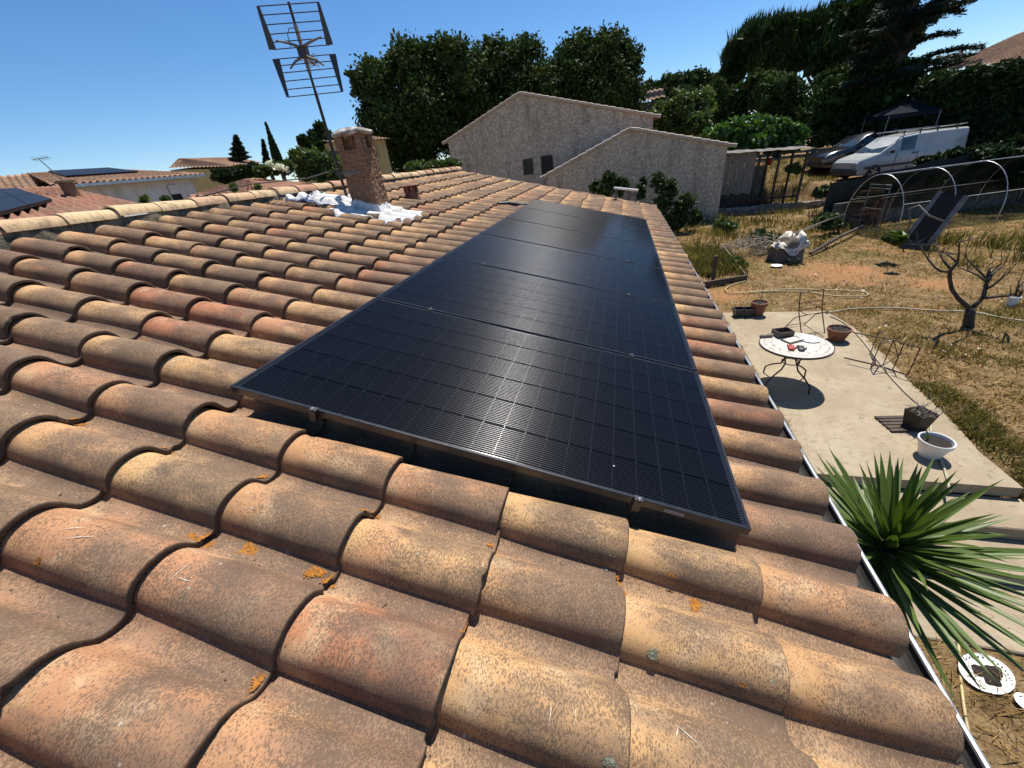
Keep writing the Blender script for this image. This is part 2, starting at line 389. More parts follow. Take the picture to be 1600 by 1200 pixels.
gy = np.concatenate([np.linspace(-300, -12, 8), np.linspace(-10, 30, 190), np.linspace(31, 70, 40), np.linspace(80, 900, 16)])
XX, YY = np.meshgrid(gx, gy)
ZZ = ground_z(XX, YY) + 0.018 * np.sin(XX * 2.1 + YY * 1.3) * np.cos(YY * 1.7) * (np.hypot(XX - 8, YY - 10) < 30)
nx, ny = len(gx), len(gy)
idx = np.arange(nx * ny).reshape(ny, nx)
gf = np.stack([idx[:-1, :-1], idx[:-1, 1:], idx[1:, 1:], idx[1:, :-1]], -1).reshape(-1, 4)
def ground_material():
    t = NT('dry_garden_ground'); o = t.coord('Object')
    a = t.noise(o, 0.55, 5, 0.62); b = t.noise(o, 5.0, 7, 0.72); c = t.noise(o, 34.0, 5, 0.75); d = t.noise(o, 0.8, 3, 0.6, 0.4)
    col = t.ramp(b, [(0.28, (0.085, 0.055, 0.028)), (0.45, (0.20, 0.125, 0.06)), (0.58, (0.32, 0.215, 0.105)), (0.75, (0.44, 0.32, 0.175))])
    col = t.mix(t.math('MULTIPLY', t.sstep(c, 0.42, 0.66), 0.7), col, (0.10, 0.075, 0.035))
    col = t.mix(t.math('MULTIPLY', t.sstep(a, 0.53, 0.68), 0.6), col, (0.115, 0.115, 0.035))
    col = t.mix(t.math('MULTIPLY', t.sstep(d, 0.60, 0.70), 0.75), col, (0.40, 0.195, 0.085))
    for (px_, py_, r_) in ((7.7, 11.9, 1.25), (4.4, 10.4, 0.8), (9.2, 10.6, 0.6)):
        vm = t.new('ShaderNodeVectorMath', operation='DISTANCE'); t.l.new(t.mapping(o, (1, 1, 0)), vm.inputs[0]); vm.inputs[1].default_value = (px_, py_, 0)
        msk = t.math('SUBTRACT', 1.0, t.sstep(t.math('ADD', vm.outputs['Value'], t.math('MULTIPLY', t.math('SUBTRACT', b, 0.5), 2.4)), r_ * 0.55, r_ * 1.15))
        col = t.mix(t.math('MULTIPLY', msk, 0.6), col, t.mix(t.sstep(c, 0.35, 0.65), (0.30, 0.135, 0.058), (0.46, 0.24, 0.115)))
    t.base(col, 0.95, 0, 0.1); t.bump(t.math('ADD', b, t.math('MULTIPLY', c, 0.7)), 0.9, 0.05)
    return t.m
ground = structure(link('ground', fast_mesh('ground', np.stack([XX.ravel(), YY.ravel(), ZZ.ravel()], -1), gf, True), ground_material()))

def concrete(name, c1, c2, c3):
    t = NT(name); o = t.coord('Object')
    a = t.noise(o, 1.1, 6, 0.65, 0.3); b = t.noise(o, 9.0, 6, 0.7); c = t.noise(o, 90.0, 3, 0.7)
    col = t.mix(t.sstep(a, 0.35, 0.68), c1, c2); col = t.mix(t.math('MULTIPLY', t.sstep(b, 0.5, 0.72), 0.6), col, c3)
    sp = t.math('SUBTRACT', 1.0, t.sstep(t.voronoi(o, 7.0), 0.03, 0.07)); col = t.mix(t.math('MULTIPLY', sp, t.sstep(a, 0.5, 0.6)), col, (0.12, 0.09, 0.06))
    w_ = t.noise(o, 1.6, 3, 0.5, 1.5); crk = t.math('SUBTRACT', 1.0, t.sstep(t.math('ABSOLUTE', t.math('SUBTRACT', w_, 0.5)), 0.0, 0.0035))
    col = t.mix(t.math('MULTIPLY', crk, t.math('MULTIPLY', t.sstep(a, 0.42, 0.55), 0.75)), col, tuple(x * 0.35 for x in c3))
    col = t.mix(t.math('MULTIPLY', t.sstep(c, 0.52, 0.70), 0.35), col, tuple(x * 0.6 for x in c3))
    t.base(col, 0.92, 0, 0.15); t.bump(t.math('ADD', b, t.math('MULTIPLY', c, 0.35)), 0.7, 0.015)
    return t.m
M_CONC = concrete('sandy_concrete', (0.30, 0.24, 0.16), (0.385, 0.32, 0.225), (0.20, 0.15, 0.095))
M_CONC2 = concrete('pale_concrete_strip', (0.42, 0.365, 0.285), (0.36, 0.31, 0.235), (0.26, 0.21, 0.15))
# terrace slab with an uneven outer edge, then three steps down towards the camera
edge = [(6.02, 3.28), (6.0, 3.9), (6.10, 4.5), (6.14, 5.1), (6.19, 5.8), (6.28, 6.6), (6.36, 7.5), (6.34, 8.2), (6.22, 8.88)]
top = [(4.03, 8.95), (4.03, 3.28)]
m = MB(); m.slab([(x, y, GZ) for x, y in ([(4.03, 3.28)] + edge + [(4.03, 8.95)])], 0.14)
terrace = structure(m.build('terrace', M_CONC))
m = MB(); m.box((2.2, 3.28, GZ - 0.14), (4.0, 9.05, GZ + 0.004))
structure(m.build('pavement_strip', M_CONC2))
m = MB()
for i, (y0, y1, zt, x1) in enumerate([(2.80, 3.275, GZ - 0.15, 6.05), (2.33, 2.797, GZ - 0.31, 6.1)]):
    m.box((3.0, y0, zt - 0.3), (x1, y1, zt), 0.012)
steps = m.build('garden_steps', M_CONC); tag(steps, 'pale concrete garden steps going down from the terrace beside the yucca', 'steps')
m = MB(); m.box((3.2, 1.62, GZ - 0.62), (5.75, 2.326, GZ - 0.455), 0.012); structure(m.build('path', M_CONC))

# ------------------------------------------------------------------ the tiled house under the camera
TH = math.radians(14.6)
PITCH, COURSE, U0, V0 = 0.2699, 0.4355, -0.4776, 2.547      # row pitch, course length, foot of row 0, eave
N_FOOT = -0.170                                              # tile foot below the panel plane
def roof_pt(v, u, n): return np.array([v * math.cos(TH) + n * math.sin(TH), u, -v * math.sin(TH) + n * math.cos(TH)])
house = thing('tiled_house', 'low house with old clay tile roof filling the foreground', 'house', (0, 4.6, GZ))
m = MB(); m.box((-8.0, -3.2, GZ - 0.6), (2.10, 10.15, -0.9)); m.build('wall', M_RENDER_CREAM, house, world=True)
# deck under the tiles, both slopes, closed
RV = -2.90
m = MB()
a = roof_pt(RV, -3.2, -0.20); b = roof_pt(2.50, -3.2, -0.20)
c2 = np.array([2 * a[0] - b[0] - 0.0, 0, b[2]])
for y0, y1 in ((-3.2, 10.28),):
    m.rings([[(b[0], y0, b[2] - 0.06), (b[0], y0, b[2]), (a[0], y0, a[2]), (c2[0], y0, c2[2]), (c2[0], y0, c2[2] - 0.06), (a[0], y0, a[2] - 0.1)],
             [(b[0], y1, b[2] - 0.06), (b[0], y1, b[2]), (a[0], y1, a[2]), (c2[0], y1, c2[2]), (c2[0], y1, c2[2] - 0.06), (a[0], y1, a[2] - 0.1)]])
roof = m.build('roof', M_MORTAR, house, world=True)
ROOFM = Matrix.Rotation(TH, 4, 'Y')
HM_INV = ROOTM[house.name].inverted()

def tile_profile(n, w=0.204, h=0.096, pitch=PITCH):
    """S-shaped one-piece tile section: (across, height, tangent-free)"""
    pts = []
    na = int(n * 0.72)
    for i in range(na):
        s = i / (na - 1); u = w * (1 - math.cos(s * math.pi * 0.5 * 2)) / 2 if False else w * s
        # arch: steep near foot, soft far side
        e = abs(2 * s - 1)
        z = h * (1 - e ** 2.1) ** 0.52 if s <= 0.5 else h * (1 - e ** 2.0) ** 0.56
        pts.append((u, max(z, 0.0)))
    # smooth the joint of arch and pan
    k = 0
    for i in range(1, n - na + 1):
        s = i / (n - na); u = w + (pitch + 0.018 - w) * s
        pts.append((u, 0.006 + 0.012 * (2 * s - 1) ** 2 - 0.010 * math.sin(math.pi * s)))
    P = np.array(pts)
    zz = P[:, 1].copy()
    for _ in range(2):
        q = zz.copy(); j0 = int(na * 0.80)
        q[j0:-1] = 0.25 * zz[j0 - 1:-2] + 0.5 * zz[j0:-1] + 0.25 * zz[j0 + 1:]; zz = q
    P[:, 1] = zz
    return P
def tile_geo(n_across, n_along, seed, thick=0.016, rounded=True):
    r = np.random.default_rng(seed)
    L = COURSE + 0.055
    P = tile_profile(n_across)
    nrm = np.gradient(P, axis=0); nrm = np.stack([-nrm[:, 1], nrm[:, 0]], -1); nrm /= np.linalg.norm(nrm, axis=1)[:, None]
    wob = r.normal(0, 0.0012, n_across); wob = np.convolve(np.pad(wob, 2, mode='edge'), np.ones(5) / 5, 'valid') * 1.6
    if seed in (2, 4, 6, 7):
        c0_ = int(r.integers(1, n_across - 5)); wd_ = int(r.integers(2, 4)); wob[c0_:c0_ + wd_] -= r.uniform(0.005, 0.012)
    bow = r.normal(0, 0.0022); skew = r.normal(0, 0.0035); fat = 1 + r.normal(0, 0.018)
    vs, uvs = [], []
    st = list(np.linspace(0, 1, n_along))
    rings = []
    for s in st:
        tap = 0.93 + 0.07 * s
        lift = -0.010 + 0.028 * s                       # lower end rides on the next course
        pr = P.copy(); msk = P[:, 0] <= 0.204
        pr[:, 1] = pr[:, 1] * (0.93 + 0.07 * s) * fat + bow * math.sin(math.pi * s)
        pr[:, 0] = np.where(msk, 0.102 + (pr[:, 0] - 0.102) * tap, pr[:, 0]) + skew * (s - 0.5)
        ring = np.stack([np.full(n_across, s * L) + (wob * (s > 0.99)), pr[:, 0], pr[:, 1] + lift], -1)
        rings.append((ring, s))
    outer = rings
    if rounded:
        ring, s = rings[-1]; a = ring.copy(); a[:, 0] -= 0.004; end = ring.copy(); end[:, 1] -= nrm[:, 0] * 0.0035; end[:, 2] -= nrm[:, 1] * 0.0035
        outer = rings[:-1] + [(a, 0.99), (end, 1.0)]
    all_r = [x for x, _ in outer]; ss = [s for _, s in outer]
    endin = outer[-1][0].copy(); k = thick - (0.0035 if rounded else 0); endin[:, 1] -= nrm[:, 0] * k; endin[:, 2] -= nrm[:, 1] * k
    back = outer[0][0].copy(); back[:, 1] -= nrm[:, 0] * thick; back[:, 2] -= nrm[:, 1] * thick
    all_r += [endin, back]; ss += [1.0, 0.0]
    V = np.concatenate(all_r); n = n_across; R = len(all_r)
    U = np.concatenate([np.stack([np.full(n, s), P[:, 0] / PITCH], -1) for s in ss])
    ids = np.arange(R * n).reshape(R, n)
    F = np.stack([ids[:-1, :-1], ids[1:, :-1], ids[1:, 1:], ids[:-1, 1:]], -1).reshape(-1, 4)
    # near-foot rim (thickness side) so that the lip reads as thick
    lip = np.stack([ids[:len(outer) - 1, 0], np.full(len(outer) - 1, ids[-1, 0]), np.full(len(outer) - 1, ids[-2, 0]), ids[1:len(outer), 0]], -1)
    F = [tuple(f) for f in F]
    F.append(tuple([ids[i, 0] for i in range(len(outer))] + [ids[-2, 0], ids[-1, 0]]))
    return V, F, U
def tile_mesh(seed, na=26, nl=5):
    V, F, U = tile_geo(na, nl, seed)
    me = fast_mesh('tile', V, [tuple(int(i) for i in f) for f in F], True, U)
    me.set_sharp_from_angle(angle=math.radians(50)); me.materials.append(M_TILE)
    return me
TILE_MESHES = [tile_mesh(s) for s in range(9)]
LOW = [tile_geo(15, 2, s, rounded=False) for s in range(3)]

ROWS = range(-4, 40); NC = 12
spots = []
for k in ROWS:
    for j in range(NC):
        v_low = V0 - COURSE * j; u = U0 + PITCH * k
        vc, uc = v_low - COURSE / 2, u + PITCH / 2
        c = roof_pt(vc, uc, N_FOOT + 0.05); x, y, d = px_of(c)
        hid = (0.22 < vc < 1.9 and 0.2 < uc < 6.75)
        vis = d > 0.05 and -250 < x < 1800 and -100 < y < 1500 and not hid
        spots.append((np.linalg.norm(c - CW) if vis else 1e3 + np.linalg.norm(c - CW), k, j, v_low, u))
spots.sort()
mV, mF, mU, nv = [], [], [], 0
for i, (dist, k, j, v_low, u) in enumerate(spots):
    L = COURSE + 0.055
    jit = rng.normal(0, 1, 5)
    dv, du, dn, ry, rz = jit[0] * 0.008, jit[1] * 0.0035, abs(jit[2]) * 0.0022, jit[3] * 0.005, jit[4] * 0.011
    loc = (v_low - L + dv, u + du, N_FOOT + dn)
    M = Matrix.Translation(loc) @ Matrix.Rotation(rz, 4, 'Z') @ Matrix.Rotation(ry, 4, 'Y')
    if i < 300:
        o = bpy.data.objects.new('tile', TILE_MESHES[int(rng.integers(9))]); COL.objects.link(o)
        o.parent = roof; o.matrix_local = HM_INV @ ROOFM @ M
    else:
        V, F, U = LOW[i % 3]
        R3 = np.array(HM_INV @ ROOFM @ M)
        mV.append(V @ R3[:3, :3].T + R3[:3, 3]); mF += [tuple(int(q) + nv for q in f) for f in F]; mU.append(U); nv += len(V)
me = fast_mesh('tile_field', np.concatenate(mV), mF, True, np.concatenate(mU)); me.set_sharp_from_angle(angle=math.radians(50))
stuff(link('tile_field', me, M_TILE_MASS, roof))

# verge tiles along the far gable (a last half-round row), ridge tiles with mortar bed
def half_round(r0, r1, L, n=12, na=4, thick=0.014, flat=0.8):
    mb = MB(); rings = []
    for s in np.linspace(0, 1, na):
        r = r0 + (r1 - r0) * s
        rings.append([(L * s, -r * math.cos(math.pi * i / n), r * flat * math.sin(math.pi * i / n) + 0.008 * s) for i in range(n + 1)])
    rings.append([(L, (p[1]) * (1 - thick / r1), p[2] - thick * math.sin(math.pi * i / n)) for i, p in enumerate(rings[-1])])
    rings.append([(0, (p[1]) * (1 - thick / r0), p[2] - thick * math.sin(math.pi * i / n)) for i, p in enumerate(rings[0])])
    mb.rings(rings, False, False, closed=False)
    uv = []
    for k_, rg in enumerate(rings):
        s = min(k_ / (na - 1), 1.0) if k_ < na else (1.0 if k_ == na else 0.0)
        uv += [(s * 0.5, 0.2 + 0.4 * i / n) for i in range(n + 1)]
    me = fast_mesh('ridge_tile', mb.v, mb.f, True, uv); me.set_sharp_from_angle(angle=math.radians(50)); me.materials.append(M_RIDGE)
    return me
def ridge_material():
    t = NT('ridge_clay'); ob = t.coord('Object'); rnd = t.new('ShaderNodeObjectInfo').outputs['Random']
    body = t.ramp(rnd, [(0, (0.50, 0.35, 0.20)), (0.35, (0.60, 0.45, 0.26)), (0.6, (0.46, 0.29, 0.18)), (0.8, (0.44, 0.22, 0.14)), (1, (0.36, 0.25, 0.17))])
    off = t.new('ShaderNodeCombineXYZ'); t.set(off.inputs[0], t.math('MULTIPLY', rnd, 31.0)); t.set(off.inputs[1], t.math('MULTIPLY', rnd, 17.0))
    add = t.new('ShaderNodeVectorMath', operation='ADD'); t.l.new(ob, add.inputs[0]); t.l.new(off.outputs[0], add.inputs[1]); P = add.outputs[0]
    body = t.mix(t.math('MULTIPLY', t.sstep(t.noise(t.mapping(P, (60, 14, 14)), 1, 4, 0.65), 0.50, 0.66), 0.65), body, (0.20, 0.14, 0.095))
    body = t.mix(t.math('MULTIPLY', t.sstep(t.noise(P, 9, 4, 0.6), 0.52, 0.72), 0.7), body, (0.15, 0.11, 0.085))
    t.base(body, 0.85, 0, 0.2); t.bump(t.noise(P, 150, 4, 0.7), 0.4, 0.003); return t.m
M_RIDGE = ridge_material()
RIDGE_ME = half_round(0.098, 0.112, 0.42)
rz0 = roof_pt(RV, 0, -0.118)
RSP = 0.384
for i in range(36):
    y = -2.85 + RSP * i + (1.345 + 2.85) % RSP - 0.01
    if y > 10.2: break
    o = bpy.data.objects.new('ridge_tile', RIDGE_ME); COL.objects.link(o); o.parent = roof
    # long axis along -Y so the wide mouth points to the camera
    o.matrix_local = HM_INV @ (Matrix.Translation((rz0[0] + rng.normal(0, 0.004), y + 0.42, rz0[2] + 0.02 + rng.normal(0, 0.003))) @ Matrix.Rotation(-math.pi / 2 + rng.normal(0, 0.012), 4, 'Z'))
m = MB()
ys = np.linspace(-3.2, 10.25, 140)
prof = []
for y in ys:
    w = 0.095 + 0.012 * math.sin(y * 7.3) + 0.008 * math.sin(y * 23.0)
    prof.append([(rz0[0] - w, y, rz0[2] - 0.09), (rz0[0] - w * 0.9, y, rz0[2] + 0.02), (rz0[0] + w * 0.9, y, rz0[2] + 0.02), (rz0[0] + w + 0.012, y, rz0[2] - 0.09)])
m.rings(prof); m.build('ridge_mortar', M_MORTAR, roof, world=True)
# far verge: row of small end tiles seen edge-on along the far gable
VERGE_ME = half_round(0.075, 0.085, 0.46, thick=0.013, flat=0.75); VERGE_ME.name = 'verge_tile'
for j in range(NC):
    v = V0 - COURSE * (j + 1) - 0.02
    o = bpy.data.objects.new('verge_tile', VERGE_ME); COL.objects.link(o); o.parent = roof
    o.matrix_local = HM_INV @ ROOFM @ Matrix.Translation((v, U0 + PITCH * 40 + 0.06 + rng.normal(0, 0.004), N_FOOT + 0.012))
# gutter along the eave
m = MB(); gi = MB()
gv, gn = 2.535, -0.205
for mb, r, sgn in ((m, 0.072, 1),):
    rings = []
    for y in (-3.2, 10.3):
        c = roof_pt(gv + 0.055, y, gn)
        outer = [(c[0] + r * math.cos(a), y, c[2] + r * math.sin(a)) for a in np.linspace(0, -math.pi, 11)]
        inner = [(c[0] + (r - 0.006) * math.cos(a), y, c[2] + (r - 0.006) * math.sin(a)) for a in np.linspace(-math.pi, 0, 11)]
        rings.append(outer + inner)
    mb.rings(rings)
    c0, c1 = roof_pt(gv + 0.055, -3.2, gn), roof_pt(gv + 0.055, 10.3, gn)
    mb.tube([(c0[0] + r, -3.2, c0[2] + 0.004), (c0[0] + r, 10.3, c0[2] + 0.004)], 0.0085, 8)
gutter = autosmooth(m.build('gutter', M_ZINC, house, world=True))
c = roof_pt(gv + 0.055, 0, gn)
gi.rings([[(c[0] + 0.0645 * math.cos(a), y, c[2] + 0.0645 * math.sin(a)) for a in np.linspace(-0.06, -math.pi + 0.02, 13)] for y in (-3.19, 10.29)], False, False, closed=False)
gi.build('gutter_lining', M_GUTTER_IN, gutter, world=True)  # dark lining over the whole inside of the gutter, up to the rim
# chimney
cx0, cx1, cy0, cy1 = -1.83, -1.47, 3.835, 4.125
cz0, czt = 0.15, 1.17
def rough_box(lo, hi, n, amp, seed, skip_top=False):
    """box with subdivided, gently uneven faces"""
    r = np.random.default_rng(seed); mb = MB()
    lo = np.array(lo); hi = np.array(hi); cen = (lo + hi) / 2
    cache = {}
    def key(p): return tuple(np.round(p, 4))
    def disp(p):
        k_ = key(p)
        if k_ not in cache: cache[k_] = r.normal(0, amp, 3)
        return p + cache[k_]
    for ax in range(3):
        for s in (0, 1):
            u, v = [i for i in range(3) if i != ax]
            nu = max(2, int((hi[u] - lo[u]) / n)); nv_ = max(2, int((hi[v] - lo[v]) / n))
            vs = []
            for i in range(nu + 1):
                for j in range(nv_ + 1):
                    p = np.zeros(3); p[ax] = (lo, hi)[s][ax]; p[u] = lo[u] + (hi[u] - lo[u]) * i / nu; p[v] = lo[v] + (hi[v] - lo[v]) * j / nv_
                    vs.append(disp(p))
            fs = []
            flip = (s == 1) != (ax == 1)
            for i in range(nu):
                for j in range(nv_):
                    q = (i * (nv_ + 1) + j, (i + 1) * (nv_ + 1) + j, (i + 1) * (nv_ + 1) + j + 1, i * (nv_ + 1) + j + 1)
                    fs.append(q if flip else q[::-1])
            mb.add(vs, fs)
    return mb
chim = rough_box((cx0, cy0, cz0), (cx1, cy1, 1.015), 0.022, 0.0035, 3).build('chimney', M_STUCCO_PINK, house, world=True)
# corner posts of the smoke outlet and middle dividers
for (x0, x1, y0, y1) in ((cx0, cx0 + 0.10, cy0, cy0 + 0.07), (cx1 - 0.085, cx1, cy0, cy0 + 0.085), (cx0, cx0 + 0.08, cy1 - 0.08, cy1), (cx1 - 0.07, cx1, cy1 - 0.085, cy1), (cx0 + 0.15, cx0 + 0.215, cy0 + 0.07, cy1 - 0.06)):
    rough_box((x0, y0, 1.01), (x1, y1, czt), 0.025, 0.003, int(x0 * 99) % 50).build('outlet_post', M_STUCCO_PINK, chim, world=True)
m = MB(); ccx, ccy = (cx0 + cx1) / 2, (cy0 + cy1) / 2
rings = []
for r, z in ((0.92, czt - 0.005), (1.12, czt + 0.0), (1.15, czt + 0.022), (1.08, czt + 0.040), (0.75, czt + 0.062), (0.35, czt + 0.078), (0.05, czt + 0.082)):
    ring = []
    for a in np.linspace(0, 2 * math.pi, 28, endpoint=False):
        q = 1 / max(abs(math.cos(a)) ** 3.2 + abs(math.sin(a)) ** 3.2, 1e-6) ** (1 / 3.2)
        ring.append((ccx + 0.205 * r * q * math.cos(a), ccy + 0.175 * r * q * math.sin(a), z + 0.006 * math.sin(3 * a + r * 4)))
    rings.append(ring)
m.rings(rings); m.jitter(0.002, 4)
cap_mat = NT('chimney_cap_cement')
o_ = cap_mat.coord('Object')
cap_c = cap_mat.mix(cap_mat.sstep(cap_mat.noise(o_, 11, 5, 0.65), 0.36, 0.56), (0.58, 0.55, 0.50), (0.17, 0.14, 0.115))
cap_mat.base(cap_c, 0.9, 0, 0.2); cap_mat.bump(cap_mat.noise(o_, 70, 4, 0.7), 0.6, 0.006)
autosmooth(m.build('cap', cap_mat.m, chim, world=True), 50)
m = MB(); m.box((cx0 - 0.004, cy0 - 0.005, 0.755), (cx1 - 0.12, cy0 + 0.001, 0.79)); m.box((cx0 - 0.006, cy0 - 0.004, 0.755), (cx0, cy1, 0.79))
m.build('metal_strap', M_GALV, chim, world=True)
# white sealing paint on the tiles around the chimney, following the tile waves
def tile_height(v, u):
    """top surface of the tiled roof above the panel plane"""
    k = math.floor((u - U0) / PITCH); loc = u - U0 - k * PITCH
    j = math.floor((V0 - v) / COURSE); s = 1 - ((V0 - v) / COURSE - j)
    P = TP; z = np.interp(loc, P[:, 0], P[:, 1])
    return N_FOOT + z * (0.93 + 0.07 * s) - 0.010 + 0.028 * (0.12 + 0.88 * s)
TP = tile_profile(40)
def roof_patch(name, inside, v0, v1, u0, u1, step, lift, mat, parent, bump=0.004, seed=1):
    r = np.random.default_rng(seed)
    vs = np.arange(v0, v1 + 1e-6, step); us = np.arange(u0, u1 + 1e-6, step); ids = {}; mb = MB()
    V = []; F = []
    H = np.zeros((len(vs), len(us)))
    for a_, v in enumerate(vs):
        for b_, u in enumerate(us): H[a_, b_] = max(tile_height(v, u), tile_height(v + 0.012, u))
    for _ in range(12):
        Hp = np.pad(H, 1, mode='edge'); H = np.maximum(H, (Hp[:-2, 1:-1] + Hp[2:, 1:-1] + Hp[1:-1, :-2] + Hp[1:-1, 2:] + 2 * H) / 6)
    for a_ in range(len(vs) - 1):
        for b_ in range(len(us) - 1):
            if inside(vs[a_] + step / 2, us[b_] + step / 2):
                q = []
                for i, j in ((a_, b_), (a_ + 1, b_), (a_ + 1, b_ + 1), (a_, b_ + 1)):
                    if (i, j) not in ids:
                        ids[(i, j)] = len(V); V.append(roof_pt(vs[i], us[j], H[i, j] + lift + r.normal(0, bump)))
                    q.append(ids[(i, j)])
                F.append(tuple(q))
    # skirt so that the coat has thickness
    mb.add(V, F)
    o = mb.build(name, mat, parent, world=True, smooth=True)
    sol = o.modifiers.new('thickness', 'SOLIDIFY'); sol.thickness = 0.008; sol.offset = -1
    return o
def noise2(v, u): return 0.05 * math.sin(v * 17 + u * 5) + 0.04 * math.sin(u * 23 - v * 9) + 0.03 * math.sin(v * 41 + 1.3)
def in_white(v, u):
    q = noise2(v, u)
    a = (-2.72 + q < v < -1.75) and (3.62 + 0.5 * (q) < u < 4.38 + q) and not (v > -1.95 and u > 4.2)
    b_ = (-1.98 < v < -1.05 + q) and (3.40 + q < u < 4.02 + q) and (v < -1.35 or u < 3.98)
    c_ = (-1.6 < v < -1.08 + q) and (3.7 < u < 4.25 + q)
    return a or b_ or c_
roof_patch('white_flashing', in_white, -2.85, -0.95, 3.2, 4.6, 0.02, 0.011, M_WHITEWASH, chim, 0.0006)
# mortar fillet round the chimney foot
m = MB()
for i in range(40):
    a = 2 * math.pi * i / 40
pts = []
for t_ in np.linspace(0, 1, 12, endpoint=False): pts.append((cx0 + (cx1 - cx0) * t_, cy0))
for t_ in np.linspace(0, 1, 10, endpoint=False): pts.append((cx1, cy0 + (cy1 - cy0) * t_))
for t_ in np.linspace(0, 1, 12, endpoint=False): pts.append((cx1 - (cx1 - cx0) * t_, cy1))
for t_ in np.linspace(0, 1, 10, endpoint=False): pts.append((cx0, cy1 - (cy1 - cy0) * t_))
rr = np.random.default_rng(5); ring_in, ring_out = [], []
for x, y in pts:
    dx, dy = x - ccx, y - ccy; l = math.hypot(dx, dy); zz = -math.tan(TH) * x
    ring_in.append((x, y, zz + 0.01 + rr.normal(0, 0.012))); w = 0.05 + rr.normal(0, 0.012)
    ring_out.append((x + dx / l * w, y + dy / l * w, -math.tan(TH) * (x + dx / l * w) - 0.10))
m.rings([ring_out, ring_in], False, False); m.build('mortar_fillet', M_WHITEWASH, chim, world=True, smooth=True)

# small clay vent further up the roof
vb = roof_pt(-1.69, 5.22, -0.14)
m = MB(); m.lathe([(0.135, 0.0), (0.125, 0.06), (0.108, 0.10), (0.10, 0.12), (0.10, 0.135)], tuple(vb), 20); vent = autosmooth(m.build('roof_vent', M_CERAMIC_POT, house, world=True))
for i in range(6):
    a = 2 * math.pi * (i + 0.3) / 6; mb = MB()
    mb.bar((vb[0] + 0.085 * math.cos(a), vb[1] + 0.085 * math.sin(a), vb[2] + 0.13), (vb[0] + 0.085 * math.cos(a), vb[1] + 0.085 * math.sin(a), vb[2] + 0.225), 0.04, 0.045)
    mb.build('vent_post', M_CERAMIC_POT, vent, world=True)
m = MB(); m.lathe([(0.10, 0.222), (0.135, 0.224), (0.137, 0.236), (0.10, 0.255), (0.05, 0.268), (0.01, 0.272)], tuple(vb), 20); autosmooth(m.build('vent_cap', M_CERAMIC_POT, vent, world=True))

# lichen cushions on the near tiles
def lichen(name, px, py, r_, mat, seed):
    """bumpy crust lying on the tile surface under a point of the roof"""
    d = _ray(px, py)
    # march to the tile surface
    inv = np.array(ROOFM.inverted())[:3, :3]; c0 = inv @ CW; dr = inv @ d
    t_ = None
    for s in np.linspace((0.02 - c0[2]) / dr[2], (-0.2 - c0[2]) / dr[2], 300):
        q = c0 + s * dr
        if q[2] < tile_height(q[0], q[1]): t_ = q; break
    if t_ is None: return
    r = np.random.default_rng(seed); V = []; F = []; ids = {}; st_ = 0.0028; N = int(r_ * 1.5 / st_) + 1
    ph = r.uniform(0, 6.28, 5)
    def edge_(a): return r_ * (1 + 0.20 * math.sin(2 * a + ph[0]) + 0.13 * math.sin(3 * a + ph[1]) + 0.08 * math.sin(7 * a + ph[2]) + 0.05 * math.sin(13 * a + ph[3]))
    def vert(i, j):
        if (i, j) not in ids:
            v, u = t_[0] + i * st_ * 1.1, t_[1] + j * st_; ids[(i, j)] = len(V)
            q = math.hypot(i, j) * st_ / edge_(math.atan2(j, i) if (i or j) else 0.0)
            V.append(roof_pt(v + r.normal(0, 0.0006), u + r.normal(0, 0.0006), tile_height(v, u) + 0.0030 - 0.0016 * min(q, 1.2) ** 2 + r.normal(0, 0.0005)))
        return ids[(i, j)]
    for i in range(-N, N):
        for j in range(-N, N):
            q = math.hypot(i + .5, j + .5) * st_ / edge_(math.atan2(j + .5, i + .5))
            hs_ = [tile_height(t_[0] + (i + a_) * st_ * 1.1, t_[1] + (j + b_) * st_) for a_ in (0, 1) for b_ in (0, 1)]
            if max(hs_) - min(hs_) > 0.0045: continue
            if q < 0.80 or (q < 1.15 and r.random() < 0.55): F.append((vert(i, j), vert(i + 1, j), vert(i + 1, j + 1), vert(i, j + 1)))
    mb = MB(); mb.add(V, F); mb.build(name, mat, roof, world=True, smooth=True)
for i, (x, y, r_) in enumerate([(322, 842, 0.022), (303, 836, 0.014), (391, 858, 0.024), (492, 895, 0.020), (517, 910, 0.016), (730, 985, 0.016), (718, 984, 0.010), (406, 1070, 0.018), (770, 856, 0.014),
                                (410, 745, 0.013), (573, 797, 0.012), (586, 803, 0.012), (120, 657, 0.014), (262, 707, 0.012), (100, 653, 0.012), (968, 912, 0.013), (975, 926, 0.010), (1086, 946, 0.019), (1411, 1185, 0.014),
                                (1050, 908, 0.012), (1158, 1080, 0.010), (230, 352, 0.02), (1175, 864, 0.012), (57, 884, 0.010), (233, 533, 0.01)]):
    lichen('orange_lichen', x, y, r_ * 1.12, M_ORANGE_LICHEN, i)
for i, (x, y, r_) in enumerate([(450, 852, 0.016), (952, 881, 0.012), (1020, 1032, 0.016), (1005, 1065, 0.009), (952, 1192, 0.011), (733, 816, 0.010), (686, 950, 0.008), (1205, 1067, 0.008)]):
    lichen('grey_lichen', x, y, r_, M_GREY_LICHEN, 50 + i)

